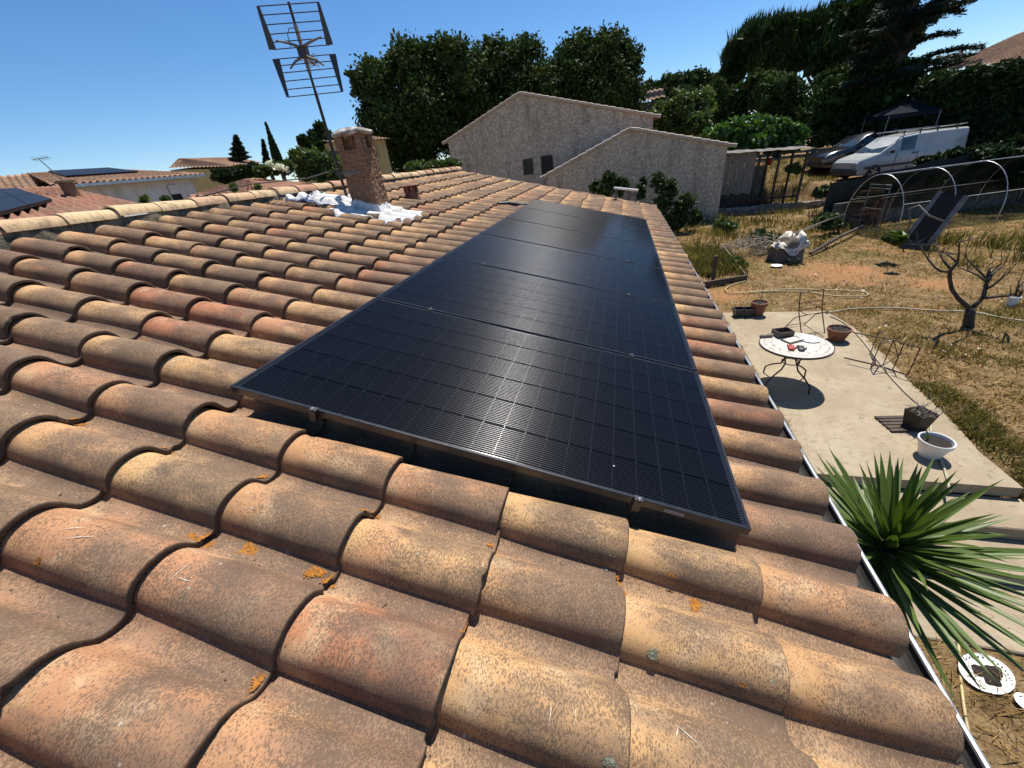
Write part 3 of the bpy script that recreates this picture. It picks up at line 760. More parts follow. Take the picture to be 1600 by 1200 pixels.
rd = np.random.default_rng(31); V, F = [], []
for i in range(1500):
    k = int(rd.integers(-4, 14)); v = rd.uniform(-2.5, 2.5); loc = rd.uniform(0.205, 0.262); u = U0 + PITCH * k + loc
    if 0 < v < 2.05 and 0 < u < 6.9: continue
    sz = rd.uniform(0.001, 0.0032); c = roof_pt(v, u, tile_height(v, u) + 0.0015); a = rd.uniform(0, 6.283); L_ = sz * (1 if i % 5 else rd.uniform(3, 7)); b0 = len(V)
    for x_, y_, z_ in ((L_, 0, 0), (0, sz, 0.0006), (-L_, 0, 0), (0, -sz, 0), (0, 0, sz)):
        V.append(c + roof_pt(x_ * math.cos(a) - y_ * math.sin(a), x_ * math.sin(a) + y_ * math.cos(a), z_))
    F += [(b0, b0 + 1, b0 + 4), (b0 + 1, b0 + 2, b0 + 4), (b0 + 2, b0 + 3, b0 + 4), (b0 + 3, b0, b0 + 4)]
mb = MB(); mb.add(V, F); stuff(mb.build('roof_debris', plain('roof_grit', (0.20, 0.13, 0.08), (0.07, 0.05, 0.035), 30, 0.95, bump=0), roof, world=True))
def scratch(px, py, dv, du, seed):
    d = _ray(px, py); inv = np.array(ROOFM.inverted())[:3, :3]; c0 = inv @ CW; dr = inv @ d; q0 = None
    for s in np.linspace((0.02 - c0[2]) / dr[2], (-0.2 - c0[2]) / dr[2], 300):
        q = c0 + s * dr
        if q[2] < tile_height(q[0], q[1]): q0 = q; break
    if q0 is None: return
    V, F = [], []; r = np.random.default_rng(seed)
    for k, t in enumerate(np.linspace(0, 1, 9)):
        v, u = q0[0] + dv * t, q0[1] + du * t + 0.004 * math.sin(3 * t + seed); w = 0.0011 * math.sin(math.pi * min(max(t, 0.06), 0.94)) * r.uniform(0.5, 1.4)
        for sg in (-1, 1): V.append(roof_pt(v - sg * w * (abs(du) > abs(dv)), u + sg * w * (abs(dv) >= abs(du)), max(tile_height(v, u), tile_height(v, u + sg * w)) + 0.0026))
    F = [(2 * k, 2 * k + 1, 2 * k + 3, 2 * k + 2) for k in range(8)]
    mb = MB(); mb.add(V, F); mb.build('scratch_mark', M_SCRATCH, roof, world=True)
M_SCRATCH = plain('chalky_scratch', (0.62, 0.56, 0.48), (0.45, 0.38, 0.30), 60, 0.9, bump=0)
for i, (x, y, dv, du) in enumerate([(85, 830, 0.07, 0.03), (100, 845, 0.07, 0.035), (275, 905, 0.05, 0.01), (300, 880, -0.012, -0.06), (632, 1035, 0.004, -0.06), (662, 1050, 0.02, 0.04), (862, 1085, 0.004, -0.06), (900, 1090, 0.002, -0.05), (1055, 1135, 0.05, -0.02), (1055, 1155, 0.01, 0.03), (1365, 985, 0.015, -0.03), (1222, 805, 0.02, -0.04)]):
    scratch(x, y, dv, du, i)

# ------------------------------------------------------------------ solar panels
PW, PL, PG = 1.134, 2.094, 0.020
def cell_material(name, back):
    t = NT(name); uv = t.coord('UV'); sep = t.new('ShaderNodeSeparateXYZ'); t.l.new(uv, sep.inputs[0])
    fr = t.math('FRACT', t.math('MULTIPLY', sep.outputs[1], 1 / 0.01138)); d = t.math('ABSOLUTE', t.math('SUBTRACT', fr, 0.5))
    wire = t.math('SUBTRACT', 1.0, t.sstep(d, 0.03 if not back else 0.05, 0.065 if not back else 0.09))
    if not back: wire = t.math('MULTIPLY', wire, t.math('LESS_THAN', t.math('ABSOLUTE', t.math('SUBTRACT', sep.outputs[1], 0.0968)), 0.0835))
    o = t.coord('Object')
    dust = t.noise(o, 2.0, 5, 0.65); dust2 = t.noise(o, 60.0, 3, 0.7)
    base = t.mix(t.sstep(dust, 0.35, 0.75), (0.0018, 0.0020, 0.0030), (0.0030, 0.0033, 0.0046)) if not back else t.mix(0.5, (0.004, 0.004, 0.005), (0.006, 0.006, 0.007))
    col = t.mix(t.math('MULTIPLY', wire, 0.75 if not back else 0.8), base, (0.16, 0.162, 0.17) if not back else (0.45, 0.45, 0.45))
    t.base(col, 0.42, 0.0, 0.04)
    t.set(t.b.inputs['Metallic'], t.math('MULTIPLY', wire, 0.9))
    t.set(t.b.inputs['Roughness'], t.math('ADD', 0.5, t.math('MULTIPLY', wire, -0.18 if not back else -0.28)))
    t.b.inputs['Anisotropic'].default_value = 0.95; t.b.inputs['Anisotropic Rotation'].default_value = 0.25
    tan = t.new('ShaderNodeTangent', direction_type='UV_MAP', uv_map='UVMap'); t.l.new(tan.outputs[0], t.b.inputs['Tangent'])
    t.b.inputs['Coat Weight'].default_value = 0.34; t.b.inputs['Coat IOR'].default_value = 1.28
    t.set(t.b.inputs['Coat Roughness'], t.math('ADD', 0.10, t.math('MULTIPLY', t.sstep(dust2, 0.4, 0.7), 0.06)))
    return t.m
M_CELL = cell_material('solar_cell', False); M_BACK = cell_material('solar_backsheet', True)
CW_, CL_ = 0.1822, 0.0902
cm = 0.0045
cell_poly = np.array([(-CL_ / 2 + cm, -CW_ / 2), (CL_ / 2 - 0.0005, -CW_ / 2), (CL_ / 2 - 0.0005, CW_ / 2), (-CL_ / 2 + cm, CW_ / 2), (-CL_ / 2, CW_ / 2 - cm), (-CL_ / 2, -CW_ / 2 + cm)])
def cell_mesh():
    V = np.c_[cell_poly, np.zeros(6)]
    return fast_mesh('cell', V, [tuple(range(6))], False, cell_poly + np.array([0.05, CW_ / 2 + 0.0057]))
CELL_ME = cell_mesh(); CELL_ME.materials.append(M_CELL)
def cell_spots():
    out = []
    for a in range(22):
        v = 0.031 + 0.0465 + a * 0.0926 
        for b_ in range(6): out.append((v, PW / 2 + (b_ - 2.5) * 0.1832))
    return out
PANEL_TXT = ['first solar panel of the row, nearest the camera with its raised black front edge', 'second solar panel from the camera, with pale glints on its wires', 'third solar panel from the camera, plain blue-black glass',
             'fourth solar panel from the camera, with dark tree reflection at its far side', 'fifth solar panel from the camera, second from the far end of the row', 'farthest solar panel of the row, at the far end below the bare tiles']
for i in range(6):
    u0 = i * (PW + PG)
    org = roof_pt(0, u0, 0)
    pn = thing('solar_panel', PANEL_TXT[i], 'solar panel', org, group='solar panels in one row on the tiled roof', rot=(0, TH, 0))
    m = MB(); fh, fw = 0.035, 0.011
    m.box((0, 0, -fh), (PL, fw, 0.0), 0.0018); m.box((0, PW - fw, -fh), (PL, PW, 0.0), 0.0018)
    m.box((0, fw + 0.0002, -fh), (fw, PW - fw - 0.0002, -0.0001), 0.0008); m.box((PL - fw, fw + 0.0002, -fh), (PL, PW - fw - 0.0002, -0.0001), 0.0008)
    m.build('frame', M_FRAME, pn)
    V = np.array([(fw, fw, -0.0035), (PL - fw, fw, -0.0035), (PL - fw, PW - fw, -0.0035), (fw, PW - fw, -0.0035)])
    link('backsheet', fast_mesh('backsheet', V, [(0, 1, 2, 3)], False, V[:, :2] + np.array([0, 0.0])), M_BACK, pn)
    V2 = V.copy(); V2[:, 2] = -0.008; link('rear_face', fast_mesh('rear_face', V2, [(3, 2, 1, 0)]), M_BLACK_PLASTIC, pn)
    cs = cell_spots()
    if i < 3:
        for v, u in cs:
            o = bpy.data.objects.new('cell', CELL_ME); COL.objects.link(o); o.parent = pn; o.location = (v, u, -0.0029)
    else:
        V = np.concatenate([np.c_[cell_poly + np.array([v, u]), np.full(6, -0.0029)] for v, u in cs]); U = np.concatenate([cell_poly + np.array([0.05, CW_ / 2 + 0.0057]) for _ in cs])
        stuff(link('cell_sheet', fast_mesh('cell_sheet', V, [tuple(range(6 * q, 6 * q + 6)) for q in range(len(cs))], False, U), M_CELL, pn))
    if i == 0:
        m = MB(); m.box((1.80, -0.0015, -0.026), (1.868, -0.0002, -0.013)); st_ = m.build('sticker', M_STICKER, pn)
        m = MB()
        for q in range(9): m.box((1.804 + q * 0.007, -0.0022, -0.0225), (1.8085 + q * 0.007, -0.0016, -0.0165))
        m.build('sticker_print', M_BLACK_METAL, st_)
        m = MB()
        m.lathe([(0.004, 0), (0.0035, 0.001), (0.001, 0.0015)], (1.61, 0.14, -0.0029), 8); m.build('bird_dropping', M_STICKER, pn)
# rails and clamps
for q, v in enumerate((0.395, 1.70)):
    org = roof_pt(v, 0.012, -0.0752)
    rl = thing('mounting_rail', 'black mounting rail under the %s half of the solar panels' % ('upper' if q == 0 else 'lower'), 'rail', org, rot=(0, TH, 0), group='rails under the solar panels')
    m = MB(); m.box((-0.02, 0, 0), (0.02, 6.9, 0.039)); m.build('rail_profile', M_BLACK_METAL, rl)
    for y in np.arange(0.25, 7.0, 1.15):
        m = MB(); m.box((-0.022, y, -0.05), (0.022, y + 0.035, -0.001)); m.box((-0.20, y, -0.056), (0.022, y + 0.035, -0.05)); m.build('roof_hook', M_STEEL, rl)
    for i in range(7):
        u = i * (PW + PG) - PG / 2
        if i == 0: u = -0.012
        if i == 6: u = 6 * (PW + PG) - PG + 0.012
        org = roof_pt(v, u, 0.0)
        side = 'upper' if q == 0 else 'lower'
        nm = ['on the near front edge of the first panel', 'between the first and second panel', 'between the second and third panel', 'between the third and fourth panel', 'between the fourth and fifth panel', 'between the fifth and sixth panel', 'on the far edge of the last panel'][i]
        cl = thing('panel_clamp', 'black %s clamp %s' % (side, nm), 'clamp', org, rot=(0, TH, 0), group='clamps holding the solar panels')
        m = MB(); lo, hi = (-0.012, 0.018) if i not in (0, 6) else ((-0.002, 0.028) if i == 0 else (-0.020, 0.008))
        m.box((-0.015, lo - 0.002, 0.0012), (0.015, hi - 0.006, 0.0055), 0.001)
        m.box((-0.014, -0.006, -0.05), (0.014, 0.006, 0.001) if i else (0.014, 0.003, 0.001))
        if i == 0: m.box((-0.014, -0.003, -0.040), (0.014, 0.0112, 0.0010), 0.001)
        m.build('clamp_body', M_BLACK_METAL, cl)
        m = MB(); m.lathe([(0.0065, 0.006), (0.0065, 0.013), (0.005, 0.014)], (0, 0.002, 0.0), 6); m.build('bolt_head', M_STEEL, cl)

# ------------------------------------------------------------------ television antenna
mb0 = np.array([-2.214, 4.294, 0.50])
ant = thing('television_antenna', 'tall rooftop television antenna with grid reflectors strapped to the chimney', 'antenna', mb0)
m = MB(); m.tube([mb0, mb0 + (0, 0, 1.22)], 0.019, 10); m.tube([mb0 + (0, 0, 1.2), mb0 + (0, 0, 2.055)], 0.0155, 10); autosmooth(m.build('mast', M_IRON, ant, world=True))
hub = mb0 + np.array([0.0, 0, 1.60]); bd = np.array([0.45, -0.89, 0.0]); bd /= np.linalg.norm(bd); wd = np.array([bd[1], -bd[0], 0.0])
Z = np.array([0, 0, 1.0])
for sgn, nm in ((1, 'upper'), (-1, 'lower')):
    m = MB(); h0 = hub + sgn * Z * 0.045 + bd * 0.03; h1 = hub + sgn * Z * 0.42 + bd * (0.06)
    for i in range(6):
        s = [0.0, 0.17, 0.36, 0.58, 0.80, 1.0][i]; p_ = h0 + (h1 - h0) * s
        m.tube([p_ - wd * 0.33, p_ + wd * 0.33], 0.0055, 6)
    o = m.build('reflector_rods', M_IRON, ant, world=True); o['label'] = '%s grid of thin horizontal rods' % nm
    for sd in (-1, 1):
        m = MB(); a, b = h0 + wd * 0.33 * sd, h1 + wd * 0.33 * sd
        n_ = np.cross(b - a, wd); n_ /= np.linalg.norm(n_)
        q = lambda p, wdt: [tuple(p + wd * x + n_ * y) for x, y in ((-wdt, -0.012), (wdt, -0.012), (wdt, 0.012), (-wdt, 0.012))]
        m.rings([q(a, 0.040), q(b, 0.015)]); m.build('reflector_side', M_BLACK_METAL, ant, world=True)
m = MB(); m.bar(hub + bd * 0.05, hub - bd * 0.62, 0.022, 0.022); m.build('boom', M_GALV, ant, world=True)
for i, s in enumerate((0.22, 0.32, 0.42, 0.52, 0.60)):
    p_ = hub - bd * s; m = MB(); w_ = 0.10 - 0.008 * i
    m.tube([p_ - wd * w_ + Z * 0.035, p_ + wd * w_ - Z * 0.035], 0.004, 5); m.tube([p_ - wd * w_ - Z * 0.035, p_ + wd * w_ + Z * 0.035], 0.004, 5); m.build('director', M_GALV, ant, world=True)
m = MB(); m.box(tuple(hub - 0.05), tuple(hub + np.array([0.05, 0.05, 0.06])), 0.006); m.build('junction_box', M_BLACK_PLASTIC, ant, world=True)
for (sx, sz) in ((-1, 1), (1, 1), (-1, -1), (1, -1)):
    m = MB(); e = 0.26 if sz > 0 else 0.20
    m.tube([hub + bd * 0.04 + wd * 0.03 * sx + Z * 0.05 * sz, hub + bd * 0.04 + wd * 0.12 * sx + Z * (0.085 * sz), hub + bd * 0.05 + wd * e * sx + Z * (0.12 if sz > 0 else -0.15)], [0.016, 0.014, 0.009], 6); m.build('dipole_arm', M_GALV, ant, world=True)
m = MB(); p0 = mb0 + np.array([0, 0, 1.83]); m.tube([p0 + wd * 0.01, p0 + wd * 0.08 + Z * 0.0, p0 + wd * 0.12 - Z * 0.06, p0 + wd * 0.125 - Z * 0.18], 0.0045, 6); m.build('cable', M_BLACK_PLASTIC, ant, world=True)
m = MB(); m.bar(mb0 + (0, 0, 1.40), mb0 + (0, 0, 1.86), 0.034, 0.03); m.build('mast_plate', M_WOOD_GREY, ant, world=True)
for dz in (0.30, 0.54):
    m = MB(); m.bar(mb0 + (-0.03, 0, dz), (cx0 + 0.01, cy1 - 0.05, mb0[2] + dz), 0.035, 0.04); m.bar(mb0 + (-0.035, -0.03, dz), mb0 + (0.035, -0.03, dz), 0.03, 0.06); m.build('bracket', M_IRON, ant, world=True)
# black cable along the ridge
m = MB(); m.tube([mb0 + (0.02, -0.03, 0.35), mb0 + (-0.25, -0.35, 0.29), (-2.95, 3.45, 0.80), (-3.3, 2.9, 0.72)], 0.007, 6); m.build('feed_cable', M_BLACK_PLASTIC, ant, world=True)

# white pipe frame on the far edge, dark strip by the panels
b0 = roof_pt(1.53, 9.95, -0.12); b1 = roof_pt(2.03, 10.12, -0.12)
fr = thing('pipe_frame', 'small white pipe frame standing on the far edge of the tiled roof', 'pipe frame', b0)
for b in (b0, b1):
    m = MB(); m.tube([b, b + (0, 0, 0.30)], 0.022, 8); m.build('post', M_GALV, fr, world=True)
m = MB(); m.tube([b0 + (-0.05, -0.01, 0.31), b1 + (0.05, 0.01, 0.31)], 0.027, 10); m.build('crossbar', M_WHITE_PLASTIC, fr, world=True)
p = [roof_pt(-0.50, 6.10, -0.07), roof_pt(-0.36, 6.23, -0.055), roof_pt(-0.2, 6.36, -0.07), roof_pt(-0.05, 6.46, -0.06), roof_pt(0.1, 6.5, -0.05)]  # dark strip of uncertain kind, modelled as a black tube
m = MB(); m.tube(p, [0.02, 0.03, 0.035, 0.03, 0.02], 7); o = m.build('dark_strip', M_BLACK_PLASTIC, loc=p[0]); tag(o, 'dark strip lying on the tiles beside the farthest panels', 'cable')

# ------------------------------------------------------------------ neighbouring houses
def tiled_slope(mb_uv, p00, p10, p11, p01, pitch=0.24, course=0.40, amp=0.05, seg=6, up=None):
    """corrugated, stepped sheet: p00-p10 along the eave (rows side by side), p00-p01 from eave to ridge"""
    P = [np.array(p, float) for p in (p00, p10, p11, p01)]
    nrm = np.cross(P[1] - P[0], P[3] - P[0]); nrm /= np.linalg.norm(nrm)
    if nrm[2] < 0: nrm = -nrm
    W = max(np.linalg.norm(P[1] - P[0]), np.linalg.norm(P[2] - P[3])); Lh = np.linalg.norm((P[3] + P[2] - P[0] - P[1]) / 2)
    nr = max(2, int(round(W / pitch))); nc = max(1, int(round(Lh / course)))
    us = np.linspace(0, 1, nr * seg + 1)
    vs = np.sort(np.concatenate([np.arange(nc) / nc, (np.arange(nc) + 0.999) / nc]))
    U, Vv = np.meshgrid(us, vs)
    base = (1 - Vv)[..., None] * ((1 - U)[..., None] * P[0] + U[..., None] * P[1]) + Vv[..., None] * ((1 - U)[..., None] * P[3] + U[..., None] * P[2])
    ph = (U * nr) % 1.0
    h = amp * np.clip(np.sin(ph * 2 * np.pi) * 0.75 + 0.25, -0.35, 1) + 0.02 * (1 - (Vv * nc) % 1.0)
    pts = (base + h[..., None] * nrm).reshape(-1, 3)
    n = len(us); ids = np.arange(len(us) * len(vs)).reshape(len(vs), n)
    F = np.stack([ids[:-1, :-1], ids[:-1, 1:], ids[1:, 1:], ids[1:, :-1]], -1).reshape(-1, 4)
    uv = np.stack([(U * nr), (Vv * nc + 1e-4)], -1).reshape(-1, 2)
    b = sum(len(x) for x in mb_uv[0]); mb_uv[0].append(pts); mb_uv[1].append(F + b); mb_uv[2].append(uv)
def build_slopes(name, acc, mat, parent):
    V = np.concatenate(acc[0]); inv = np.array(ROOTM[parent.name].inverted()); V = V @ inv[:3, :3].T + inv[:3, 3]
    o = link(name, fast_mesh(name, V, np.concatenate(acc[1]), True, np.concatenate(acc[2])), mat, parent)
    return o
def acc(): return ([], [], [])

# grey stucco house beyond the far gable: a tall gable and a lower one in front
GY1, GY2 = 22.6, 26.0
sA, sB, sC = at_y(855, 276, GY1), at_y(985, 204, GY1), at_y(1137, 229, GY1)
tA, tB, tC = at_y(700, 222, GY2), at_y(812, 148, GY2), at_y(1021, 183, GY2)
nh = thing('stucco_house', 'grey rough stucco house with two stepped gable walls beyond the roof', 'house', (0, GY1, GZ))
def gable(name, A, B, Cc, Y, depth, wall_drop):
    m = MB(); zb = -4.2
    front = [(A[0], Y, zb), (Cc[0], Y, zb), (Cc[0], Y, Cc[2]), (B[0], Y, B[2]), (A[0], Y, A[2])]
    m.rings([front, [(x, Y + depth, z) for x, y, z in front]])
    return m.build(name, M_STUCCO, nh, world=True)
wl_ = gable('lower_wall', sA, sB, sC, GY1, 3.39, 0); wt_ = gable('tall_wall', tA, tB, tC, GY2, 9.0, 0)
M_VERGE = plain('pale_verge_clay', (0.52, 0.42, 0.33), (0.38, 0.29, 0.22), 6, 0.85, bump=0.3)
for (A, B, Cc, Y, depth, wp) in ((sA, sB, sC, GY1, 3.3, wl_), (tA, tB, tC, GY2, 9.0, wt_)):
    a_ = acc()
    for lo in (A, Cc):
        d = (lo - B); d = d / np.linalg.norm(d); e = lo + d * 0.35; up_ = np.array([0, 0, 0.05])
        y0, y1 = Y - 0.02, Y + depth + 0.3
        p = [np.array([e[0], y0, e[2]]) + up_, np.array([e[0], y1, e[2]]) + up_, np.array([B[0], y1, B[2]]) + up_, np.array([B[0], y0, B[2]]) + up_]
        tiled_slope(a_, *p)
    rf = build_slopes('house_roof', a_, M_FAR_TAN, nh); stuff(rf) if False else None
    # verge tiles one by one along both gable edges
    for lo in (A, Cc):
        d = lo - B; Ln = np.linalg.norm(d) + 0.35; d /= np.linalg.norm(d); n_ = max(2, int(Ln / 0.42)); st_ = Ln / n_
        for i in range(n_):
            p0 = B + d * st_ * i; p1 = B + d * (st_ * (i + 1) + 0.05)
            m = MB(); off = np.array([0, -0.03, 0.075 + 0.0])
            m.tube([np.array([p0[0], Y, p0[2]]) + off + (0, 0, 0.0), np.array([p1[0], Y, p1[2]]) + off + (0, 0, 0.025)], [0.075, 0.088], 8)
            m.build('verge_tile', M_VERGE, rf, world=True, smooth=False)
def window(px0, py0, px1, py1, Y, bars, parent):
    a = at_y(px0, py1, Y); b = at_y(px1, py0, Y); x0, x1 = sorted((a[0], b[0])); z0, z1 = sorted((a[2], b[2]))
    m = MB(); m.box((x0, Y - 0.012, z0), (x1, Y + 0.05, z1)); w_ = m.build('window', M_GLASS_DARK, parent, world=True)
    m = MB(); f = 0.06
    for lo, hi in (((x0 - f, z0 - f), (x0, z1 + f)), ((x1, z0 - f), (x1 + f, z1 + f)), ((x0, z1), (x1, z1 + f)), ((x0, z0 - f), (x1, z0))):
        m.box((lo[0], Y - 0.03, lo[1]), (hi[0], Y + 0.03, hi[1]))
    m.build('window_frame', M_WOOD_DARK, w_, world=True)
    for i in range(bars):
        x = x0 + (x1 - x0) * (i + 0.5) / bars; m = MB(); m.tube([(x, Y - 0.09, z0 - 0.05), (x, Y - 0.09, z1 + 0.12)], 0.016, 6); m.build('window_bar', M_IRON, w_, world=True)
    m = MB(); m.box((x0 - 0.1, Y - 0.08, z0 - f - 0.06), (x1 + 0.1, Y + 0.02, z0 - f - 0.002)); m.build('window_sill', M_STUCCO, w_, world=True)
window(820, 249, 831, 272, GY2, 0, nh); window(848, 244, 862, 275, GY2, 5, nh)

# houses to the left
def wall_poly(mb, pts, zb):
    """vertical wall strip under a list of top points"""
    for a, b in zip(pts[:-1], pts[1:]): mb.quad((a[0], a[1], zb), (b[0], b[1], zb), tuple(b), tuple(a))
def flat_panel_on(p00, p10, p11, p01, nu, nv, lift, parent, name='roof_solar_panel'):
    P = [np.array(p, float) for p in (p00, p10, p11, p01)]; nrm = np.cross(P[1] - P[0], P[3] - P[0]); nrm /= np.linalg.norm(nrm)
    if nrm[2] < 0: nrm = -nrm
    f = lambda u, v: (1 - v) * ((1 - u) * P[0] + u * P[1]) + v * ((1 - u) * P[3] + u * P[2]) + nrm * lift
    for i in range(nu):
        for j in range(nv):
            g = 0.012
            m = MB(); q = [f((i + g) / nu, (j + g) / nv), f((i + 1 - g) / nu, (j + g) / nv), f((i + 1 - g) / nu, (j + 1 - g) / nv), f((i + g) / nu, (j + 1 - g) / nv)]
            if np.cross(q[1] - q[0], q[2] - q[0]) @ nrm < 0: q = q[::-1]
            m.slab(q, 0.05); m.build(name, M_FARPANEL, parent, world=True)
M_FARPANEL = plain('far_panel_glass', (0.010, 0.012, 0.020), (0.014, 0.016, 0.02), 2, 0.4, bump=0, spec=0.2)

# two-storey cream house with hipped roof and panels, local frame: facade direction f along its front, d to the back
def dirs(a, b):
    f = (b - a) * np.array([1, 1, 0]); f = f / np.linalg.norm(f); return f, np.array([-f[1], f[0], 0])
eA = at_d(88, 285, 25.5); eB = at_d(314, 276, 28.0); eB[2] = eA[2] = (eA[2] + eB[2]) / 2
ha = thing('cream_house', 'cream two-storey house with solar panels along its hipped roof, at far left', 'house', (eA[0], eA[1], GZ))
f_, d_ = dirs(eA, eB); Wd = np.linalg.norm((eB - eA)[:2]); dep = 8.0; rise = 0.72
def pt(s, t, z): return np.array([eA[0], eA[1], 0]) + f_ * s + d_ * t + np.array([0, 0, z])
ez = eA[2]; o_h = 0.45
m = MB(); zb = -4.0
m.rings([[tuple(pt(0.3, 0.4, zb)), tuple(pt(Wd - 0.3, 0.4, zb)), tuple(pt(Wd - 0.3, dep, zb)), tuple(pt(0.3, dep, zb))], [tuple(pt(0.3, 0.4, ez)), tuple(pt(Wd - 0.3, 0.4, ez)), tuple(pt(Wd - 0.3, dep, ez)), tuple(pt(0.3, dep, ez))]])
m.rings([[tuple(pt(-7.5, 1.4, zb)), tuple(pt(0.29, 1.4, zb)), tuple(pt(0.29, dep, zb)), tuple(pt(-7.5, dep, zb))], [tuple(pt(-7.5, 1.4, ez - 0.35)), tuple(pt(0.29, 1.4, ez - 0.35)), tuple(pt(0.29, dep, ez - 0.35)), tuple(pt(-7.5, dep, ez - 0.35))]])
wa = m.build('house_wall', M_RENDER_CREAM, ha, world=True)
a_ = acc()
tiled_slope(a_, pt(-0.2, 0, ez), pt(Wd + 0.2, 0, ez), pt(Wd - 2.2, 3.6, ez + rise), pt(0.6, 3.6, ez + rise))
tiled_slope(a_, pt(Wd + 0.2, 0, ez), pt(Wd + 0.2, dep, ez), pt(Wd - 2.2, 3.7, ez + rise), pt(Wd - 2.2, 3.6, ez + rise))
tiled_slope(a_, pt(-7.8, 1.0, ez - 0.35), pt(-0.2, 1.0, ez - 0.35), pt(0.6, 3.6, ez + rise), pt(-6.5, 4.2, ez + 0.35))
tiled_slope(a_, pt(-0.2, 8.2, ez), pt(Wd + .2, 8.2, ez), pt(Wd - 2.2, 3.6, ez + rise), pt(0.6, 3.6, ez + rise))
ra = build_slopes('house_roof', a_, M_FAR_TAN, ha)
m = MB(); m.bar(pt(-0.2, -0.05, ez - 0.06), pt(Wd + 0.2, -0.05, ez - 0.06), 0.12, 0.12); m.build('eave_gutter', M_ZINC, ha, world=True)
sl = lambda s, v: pt(s, 3.6 * v, ez + rise * v)
flat_panel_on(sl(1.0, 0.42), sl(Wd - 1.9, 0.42), sl(Wd - 2.2, 0.92), sl(1.2, 0.92), 7, 1, 0.12, ha)
def facade_box(name, s0, s1, z0, z1, t, mat, parent, dpt=0.06):
    m = MB(); q = [pt(s0, t, z0), pt(s1, t, z0), pt(s1, t, z1), pt(s0, t, z1)]
    m.rings([[tuple(p) for p in q], [tuple(p - d_ * dpt) for p in q]]); return m.build(name, mat, parent, world=True)
for (s0, s1, z1_, z0_, nm) in ((0.56, 0.62, -0.35, -1.3, 'shut'), (0.72, 0.80, -0.35, -1.3, 'open'), (0.86, 0.93, -0.35, -1.3, 'shut')):
    w_ = facade_box('window', Wd * s0, Wd * s1, ez + z0_, ez + z1_, 0.40, M_SHUTTER if nm == 'shut' else M_GLASS_DARK, ha, 0.04)
    if nm == 'open': facade_box('roller_blind', Wd * s0, Wd * s1, ez - 0.75, ez - 0.35, 0.355, M_SHUTTER, w_, 0.03)
    facade_box('window_sill', Wd * s0 - 0.08, Wd * s1 + 0.08, ez + z0_ - 0.1, ez + z0_ - 0.01, 0.39, M_RENDER_CREAM, w_, 0.12)

# beige house further back
hb0 = at_d(264, 263, 40); hb1 = at_d(371, 260, 41); hb2 = at_d(408, 254, 46); hbA = at_d(285, 248, 43); hbB = at_d(367, 246, 46)
hb = thing('beige_house', 'beige gabled house behind the cream house, among the conifers', 'house', (hb1[0], hb1[1], GZ))
m = MB(); wall_poly(m, [hb2 - (0, 0, .12), hb1 - (0, 0, .12), hb0 - (0, 0, .12), hb0 + (hb2 - hb1) - (0, 0, .12), hb2 - (0, 0, .12)], -4)
m.build('house_wall', M_RENDER_YELLOW, hb, world=True)
a_ = acc(); tiled_slope(a_, hb1, hb2, hbB, hbA); tiled_slope(a_, hb0, hb1, hbA, hbA + (hb0 - hb1) * 0.05); tiled_slope(a_, hb0 + (hb2 - hb1), hb0, hbA, hbB + (hb0 - hb1) * 0.05); build_slopes('house_roof', a_, M_FAR_TAN, hb)
# red roof next door with panels and a chimney
c0 = at_d(-60, 300, 12.0); c1 = at_d(97, 293, 13.6); c2_ = at_d(225, 321, 11.2); c3 = at_d(-40, 372, 8.2)
hc = thing('red_roof_house', 'neighbouring house with red tile roof, dark panels and short chimney, at left edge', 'house', (c1[0], c1[1], GZ))
a_ = acc(); tiled_slope(a_, c3, c2_, c1, c0, 0.23, 0.36, 0.045); rc_ = build_slopes('house_roof', a_, M_FAR_RED, hc)
m = MB(); back0, back1 = c0 + (-4, 2, -1.2), c1 + (-4, 2.5, -1.2)
m.rings([[tuple(p) for p in (c3 - (0, 0, .1), c2_ - (0, 0, .1), c1 - (0, 0, .1), c0 - (0, 0, .1))], [(p[0], p[1], -4.0) for p in (c3, c2_, c1, c0)]]); m.build('house_wall', M_RENDER_CREAM, hc, world=True)
q = lambda u, v: (1 - v) * ((1 - u) * c3 + u * c2_) + v * ((1 - u) * c0 + u * c1)
flat_panel_on(q(-0.02, 0.12), q(0.50, 0.36), q(0.42, 0.80), q(-0.02, 0.80), 3, 2, 0.12, hc)
cb = at_d(118, 311, 11.9); m = MB(); m.box((cb[0] - 0.08, cb[1] - 0.08, cb[2] - 0.3), (cb[0] + 0.08, cb[1] + 0.08, cb[2] + 0.28)); ch_ = m.build('chimney', M_STUCCO_PINK, hc, world=True)
m = MB(); m.box((cb[0] - 0.11, cb[1] - 0.11, cb[2] + 0.282), (cb[0] + 0.11, cb[1] + 0.11, cb[2] + 0.32)); m.build('chimney_cap', M_MORTAR, ch_, world=True)
ab = at_d(110, 292, 12.1); a2 = thing('roof_antenna', 'thin rake-like antenna over the red roof at far left', 'antenna', ab)
m = MB(); m.tube([ab, ab + (-0.2, -0.1, 0.5)], 0.008, 6); m.build('mast', M_GALV, a2, world=True)
tp = ab + np.array([-0.2, -0.1, 0.5]); m = MB(); m.tube([tp + (-0.08, -0.05, 0), tp + (0.14, 0.08, 0.01)], 0.006, 5); m.build('boom', M_GALV, a2, world=True)
for i in range(7):
    p = tp + np.array([-0.08, -0.05, 0]) + np.array([0.22, 0.13, 0.01]) * i / 6; m = MB(); m.tube([p + (-0.03, 0.05, -0.03), p + (0.03, -0.05, 0.03)], 0.003, 5); m.build('element', M_GALV, a2, world=True)
